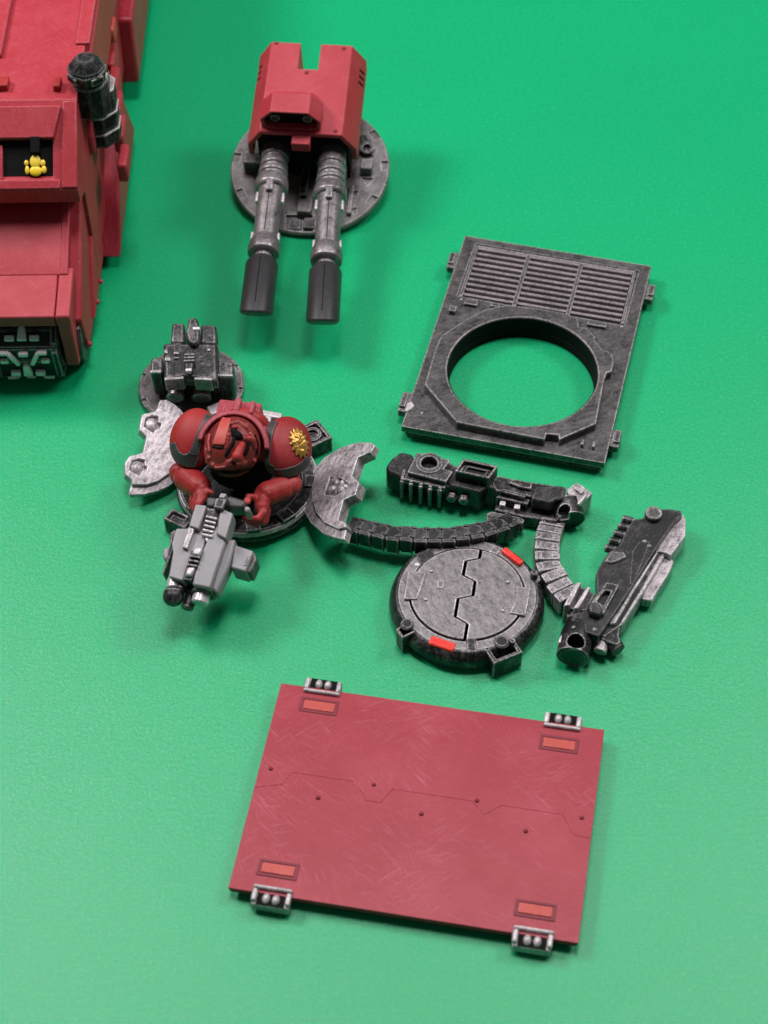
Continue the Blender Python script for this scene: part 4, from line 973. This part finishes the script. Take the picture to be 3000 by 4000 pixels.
# roof details
for (X0, X1, Y0, Y1) in ((0, 95, 770, 870), (525, 615, 780, 875)):
    a = U(*cK(X0, Y1), 5.0); b = U(*cK(X1, Y0), 5.0)
    obj('roof_lug', MB().box(a.x if X0 else a.x - .3, b.x, a.y, b.y, 4.88, 5.06), REDS, p, I4, .03)
a = U(*cK(45, 560), 4.95)
obj('roof_hatch', MB().box(XW, U(*cK(50, 400), 4.95).x, a.y, 60, 4.88, 5.02), RED, p, I4, .05)
a = U(*cK(735, 430), 4.95); b = U(*cK(950, 0), 4.95)
obj('roof_edge_strip', MB().box(U(*cK(745, 430), 4.95).x, U(*cK(890, 430), 4.95).x, a.y, 60, 4.88, 4.96), RED, p, I4, .03)
def slope_pt(row, z0=4.9): # a point on the front plate at an image row
    lo, hi = 3.72, 4.9
    for _ in range(30):
        m_ = (lo + hi) / 2; y_m = y_lip + (y_roof - y_lip) * (m_ - 3.72) / 1.18
        if yz(row, m_) > y_m: hi = m_       # guess too high on the slope
        else: lo = m_
    return m_
def slab_front(xa0, xa1, r0, r1, lift, name, mat, th=.12, bev=.03):
    z0_, z1_ = 4.9 - 1.18 * r0, 4.9 - 1.18 * r1
    f_ = lambda z: y_lip + (y_roof - y_lip) * (z - 3.72) / 1.18
    nrm = Vector((0, -1.18, (y_roof - y_lip))).normalized() * lift; nb = Vector((0, -1.18, (y_roof - y_lip))).normalized() * (lift - th)
    P = [Vector((xa0[1], f_(z1_), z1_)), Vector((xa1[1], f_(z1_), z1_)), Vector((xa1[0], f_(z0_), z0_)), Vector((xa0[0], f_(z0_), z0_))]
    b = MB().add([q + nrm for q in P] + [q + nb for q in P], [(0, 1, 2, 3), (7, 6, 5, 4), (0, 4, 5, 1), (1, 5, 6, 2), (2, 6, 7, 3), (3, 7, 4, 0)])
    return obj(name, b, mat, p, I4, bev)
xa = U(*cK(615, 1010), 4.85).x; xb = U(*cK(520, 1510), 4.4).x
slab_front((XW, XW), (xa, xb), .08, .44, .14, 'visor', RED, .34)
slab_front((U(*cK(625, 1010), 4.85).x, U(*cK(600, 1880), 3.8).x), (xe, xe), .02, .98, .05, 'front_frame', RED, .1)
slab_front((XW, XW), (U(*cK(600, 1880), 3.8).x - .01,) * 2, .88, .99, .04, 'front_sill', RED, .1)
slab_front((XW, XW), (U(203, 650, 4.1).x - .01,) * 2, .44, .87, -.05, 'slot_interior', VOID, .1, 0)
# yellow emblem in the slot
ec = [(350, 1605, 45, 55), (355, 1700, 52, 42), (425, 1620, 22, 28), (437, 1685, 22, 32), (262, 1620, 18, 24), (270, 1690, 18, 36)]
slab_front((U(*cK(290, 1490), 4.4).x,) * 2, (U(*cK(385, 1490), 4.4).x,) * 2, .42, .60, .155, 'slot_post', VOID, .3, .02)
slab_front((XW, XW), (U(*cK(28, 1600), 4.1).x,) * 2, .50, .93, .03, 'slot_jamb', RED, .3, .02)
nS = Vector((0, -1.18, (y_roof - y_lip))).normalized(); P0s = Vector((0, y_lip, 3.72)) + nS * .02
for X, Y, rx, ry in ec:
    P_ = UP(*cK(X, Y), P0s, nS)
    obj('emblem_lobe', MB().ell((0, 0, 0), (rx * .0025, ry * .0026, .045), nu=18, nv=10), YEL, p, frame(P_, (1, 0, 0), nS), 0)
EXH = metal('exhaust_black', (.008, .009, .009), (.34, .32, .33), .12, .4, 1.0, .5, .0, rad=.06)
EXH.node_tree.nodes['Principled BSDF'].inputs['Specular IOR Level'].default_value = .2
# exhaust stack
sx = U(*cK(850, 600), 5.3)
b = MB(); SX, SY = sx.x, sx.y
Pc = U(*cK(848, 610), 5.45)
for nm, z0, z1, r0, r1, mat in (('exhaust_cap', 5.25, 5.55, .40, .20, EXH), ('exhaust_neck', 4.95, 5.28, .36, .42, EXH),):
    obj(nm, MB().lathe([(r0 * .9, z0), (r0, z0 + .08), (r1, z1 - .0), (0, z1 + .03)], 8, Matrix.Translation((Pc.x, Pc.y, 0))), mat, p, I4, .03)
for k in range(4):
    a = k * math.pi / 2 - math.pi / 4 - .1
    obj('cap_tab', MB().bx((Pc.x + .34 * math.cos(a), Pc.y + .34 * math.sin(a), 5.17), (.12, .3, .16), rz=a), GUNM, p, I4, .02)
obj('exhaust_pipe', MB().lathe([(.38, 4.2), (.38, 4.98)], 8, Matrix.Translation((Pc.x + .02, Pc.y, 0))), EXH, p, I4, .03)
q0 = U(*cK(900, 940), 4.5); q1 = U(*cK(1000, 1530), 3.0)
xo = U(*cK(1090, 1200), 3.9).x
segs = [(690, 985, 4.75), (990, 1250, 4.3), (1260, 1400, 3.9), (1415, 1540, 3.55)]
zprev = 4.7
rows = [(980, 4.35), (1240, 3.80), (1395, 3.45), (1535, 3.12)]
y_st = U(*cK(950, 985), 4.35).y
for k in range(3):
    za = 4.38 - .42 * k - (.15 if k else 0); zb = za - (.55 if k == 0 else .40)
    obj('exhaust_segment', MB().lathe([(.46, zb), (.50, zb + .05), (.50, za - .06), (.46, za)], 8, Matrix.Translation((xe + .14, y_st + .48, 0)) @ Matrix.Rotation(.39, 4, 'Z')), EXH, p, I4, .02)
obj('exhaust_shoulder', MB().prism([(Pc.x, Pc.y - .35), (xe + .05, y_st + .05), (xe + .45, y_st + .2), (xe + .5, y_st + .7), (Pc.x + .35, Pc.y + .3)], 4.36, 4.62), GUNM, p, I4, .05)
for k, (z_, r_) in enumerate(((4.36, .51), (3.8, .52), (3.36, .52))):
    obj('exhaust_band', MB().lathe([(r_ - .02, z_ - .03), (r_, z_ - .015), (r_, z_ + .015), (r_ - .02, z_ + .03)], 8, Matrix.Translation((xe + .14, y_st + .48, 0)) @ Matrix.Rotation(.39, 4, 'Z')), CLIPM, p, I4, .008)
# row of red side blocks
a = U(*cK(965, 300), 3.3); b_ = U(*cK(1150, 150), 3.3)
obj('side_lamp_block', MB().box(a.x, b_.x, a.y, b_.y, 2.9, 3.3), ORANGE, p, I4, .06)
rowsb = [(1080, 400, 640), (1110, 650, 880), (1140, 890, 1110), (1170, 1125, 1350), (1205, 1420, 1640)]
for X, Y0, Y1 in rowsb:
    a = U(*cK(X, Y1), 2.7); b = U(*cK(X, Y0), 2.7); xx = U(*cK(X + 65, (Y0 + Y1) / 2), 2.7).x
    obj('side_block', MB().box(U(*cK(X - 50, Y1), 2.7).x, xx, a.y, b.y, 2.2, 2.7), RED, p, I4, .06)
# tracks
yt = y_ff - .05
tk = None
XC = U(103, 1400, .8).x; XT1 = U(232, 1400, 1).x
path = [Vector((0, yt + .75, 1.75)), Vector((0, yt + .12, 1.62)), Vector((0, yt - .02, 1.2)), Vector((0, yt - .05, .75)), Vector((0, yt + .08, .3)), Vector((0, yt + .55, .05)), Vector((0, yt + 2.2, .03))]
obj('track_core', ext_x([(yt + 1.2, 1.6), (yt + .3, 1.5), (yt + .16, 1.0), (yt + .24, .42), (yt + .7, .16), (yt + 3, .16), (yt + 3, 1.6)], XW + 1, XT1), BLACK, p, I4, .03)
obj('track_flank', ext_x([(yt + 1.4, 1.5), (yt + .45, 1.3), (yt + .3, .7), (yt + .6, .2), (yt + .9, .02), (yt + 6, .02), (yt + 6, 1.2)], XT1 + .02, XT1 + .42), BLACK, p, I4, .05)
TRM = metal('track_metal', (.012, .012, .014), (.5, .46, .46), .12, .2, 1.0, .4, .3, rad=.05)
TRB = metal('worn_track_bar', (.4, .37, .38), (.9, .84, .86), .7, .4, .6, .5, .0)
def shoe():
    b = MB(); b.box(-.72, .72, -.46, .46, -.08, .0); b.box(-.5, .5, .05, .12, -.02, .04); b.box(-.72, -.6, -.4, .4, -.02, .06); b.box(.6, .72, -.4, .4, -.02, .06)
    return b
def bars():
    b = MB()
    for sg in (-1, 1):
        b.bx((sg * .225, .22, .05), (.09, .40, .1), rz=-sg * .45)
        b.bx((sg * .40, .40, .04), (.2, .08, .1)); b.bx((sg * .43, .14, .04), (.17, .1, .1))
        b.bx((sg * .26, -.26, .05), (.2, .13, .1))
    b.bx((0, .36, .04), (.2, .1, .1)); b.prism([(-.1, -.32), (.1, -.32), (.07, -.02), (0, .06), (-.07, -.02)], .0, .11)
    return b
S_, ln = bez(path, 4)
for i in range(4):
    a, c_ = S_[i], S_[i + 1]; d = (a - c_).normalized(); x = Vector((1, 0, 0)); z = x.cross(d).normalized()
    MM = Matrix((x, d, z)).transposed().to_4x4(); MM.translation = (a + c_) / 2 + Vector((XC, 0, 0))
    MM = MM @ Matrix.Diagonal((1, (a - c_).length / .98, 1, 1))
    if tk is None: tk = obj('track_shoe', shoe(), TRM, p, MM, .012); tb = obj('tread_bar', bars(), TRB, tk, MM, .02)
    else:
        k = rep(tk, MM, p); rep(tb, MM, k)
for (X, Y) in ((1000, 890), (965, 1090), (890, 1510)):
    P_ = U(*cL(X, Y), .6); obj('skirt_rivet', MB().ell(P_, (.06, .06, .06), nu=10, nv=6), RED, p, I4, 0)
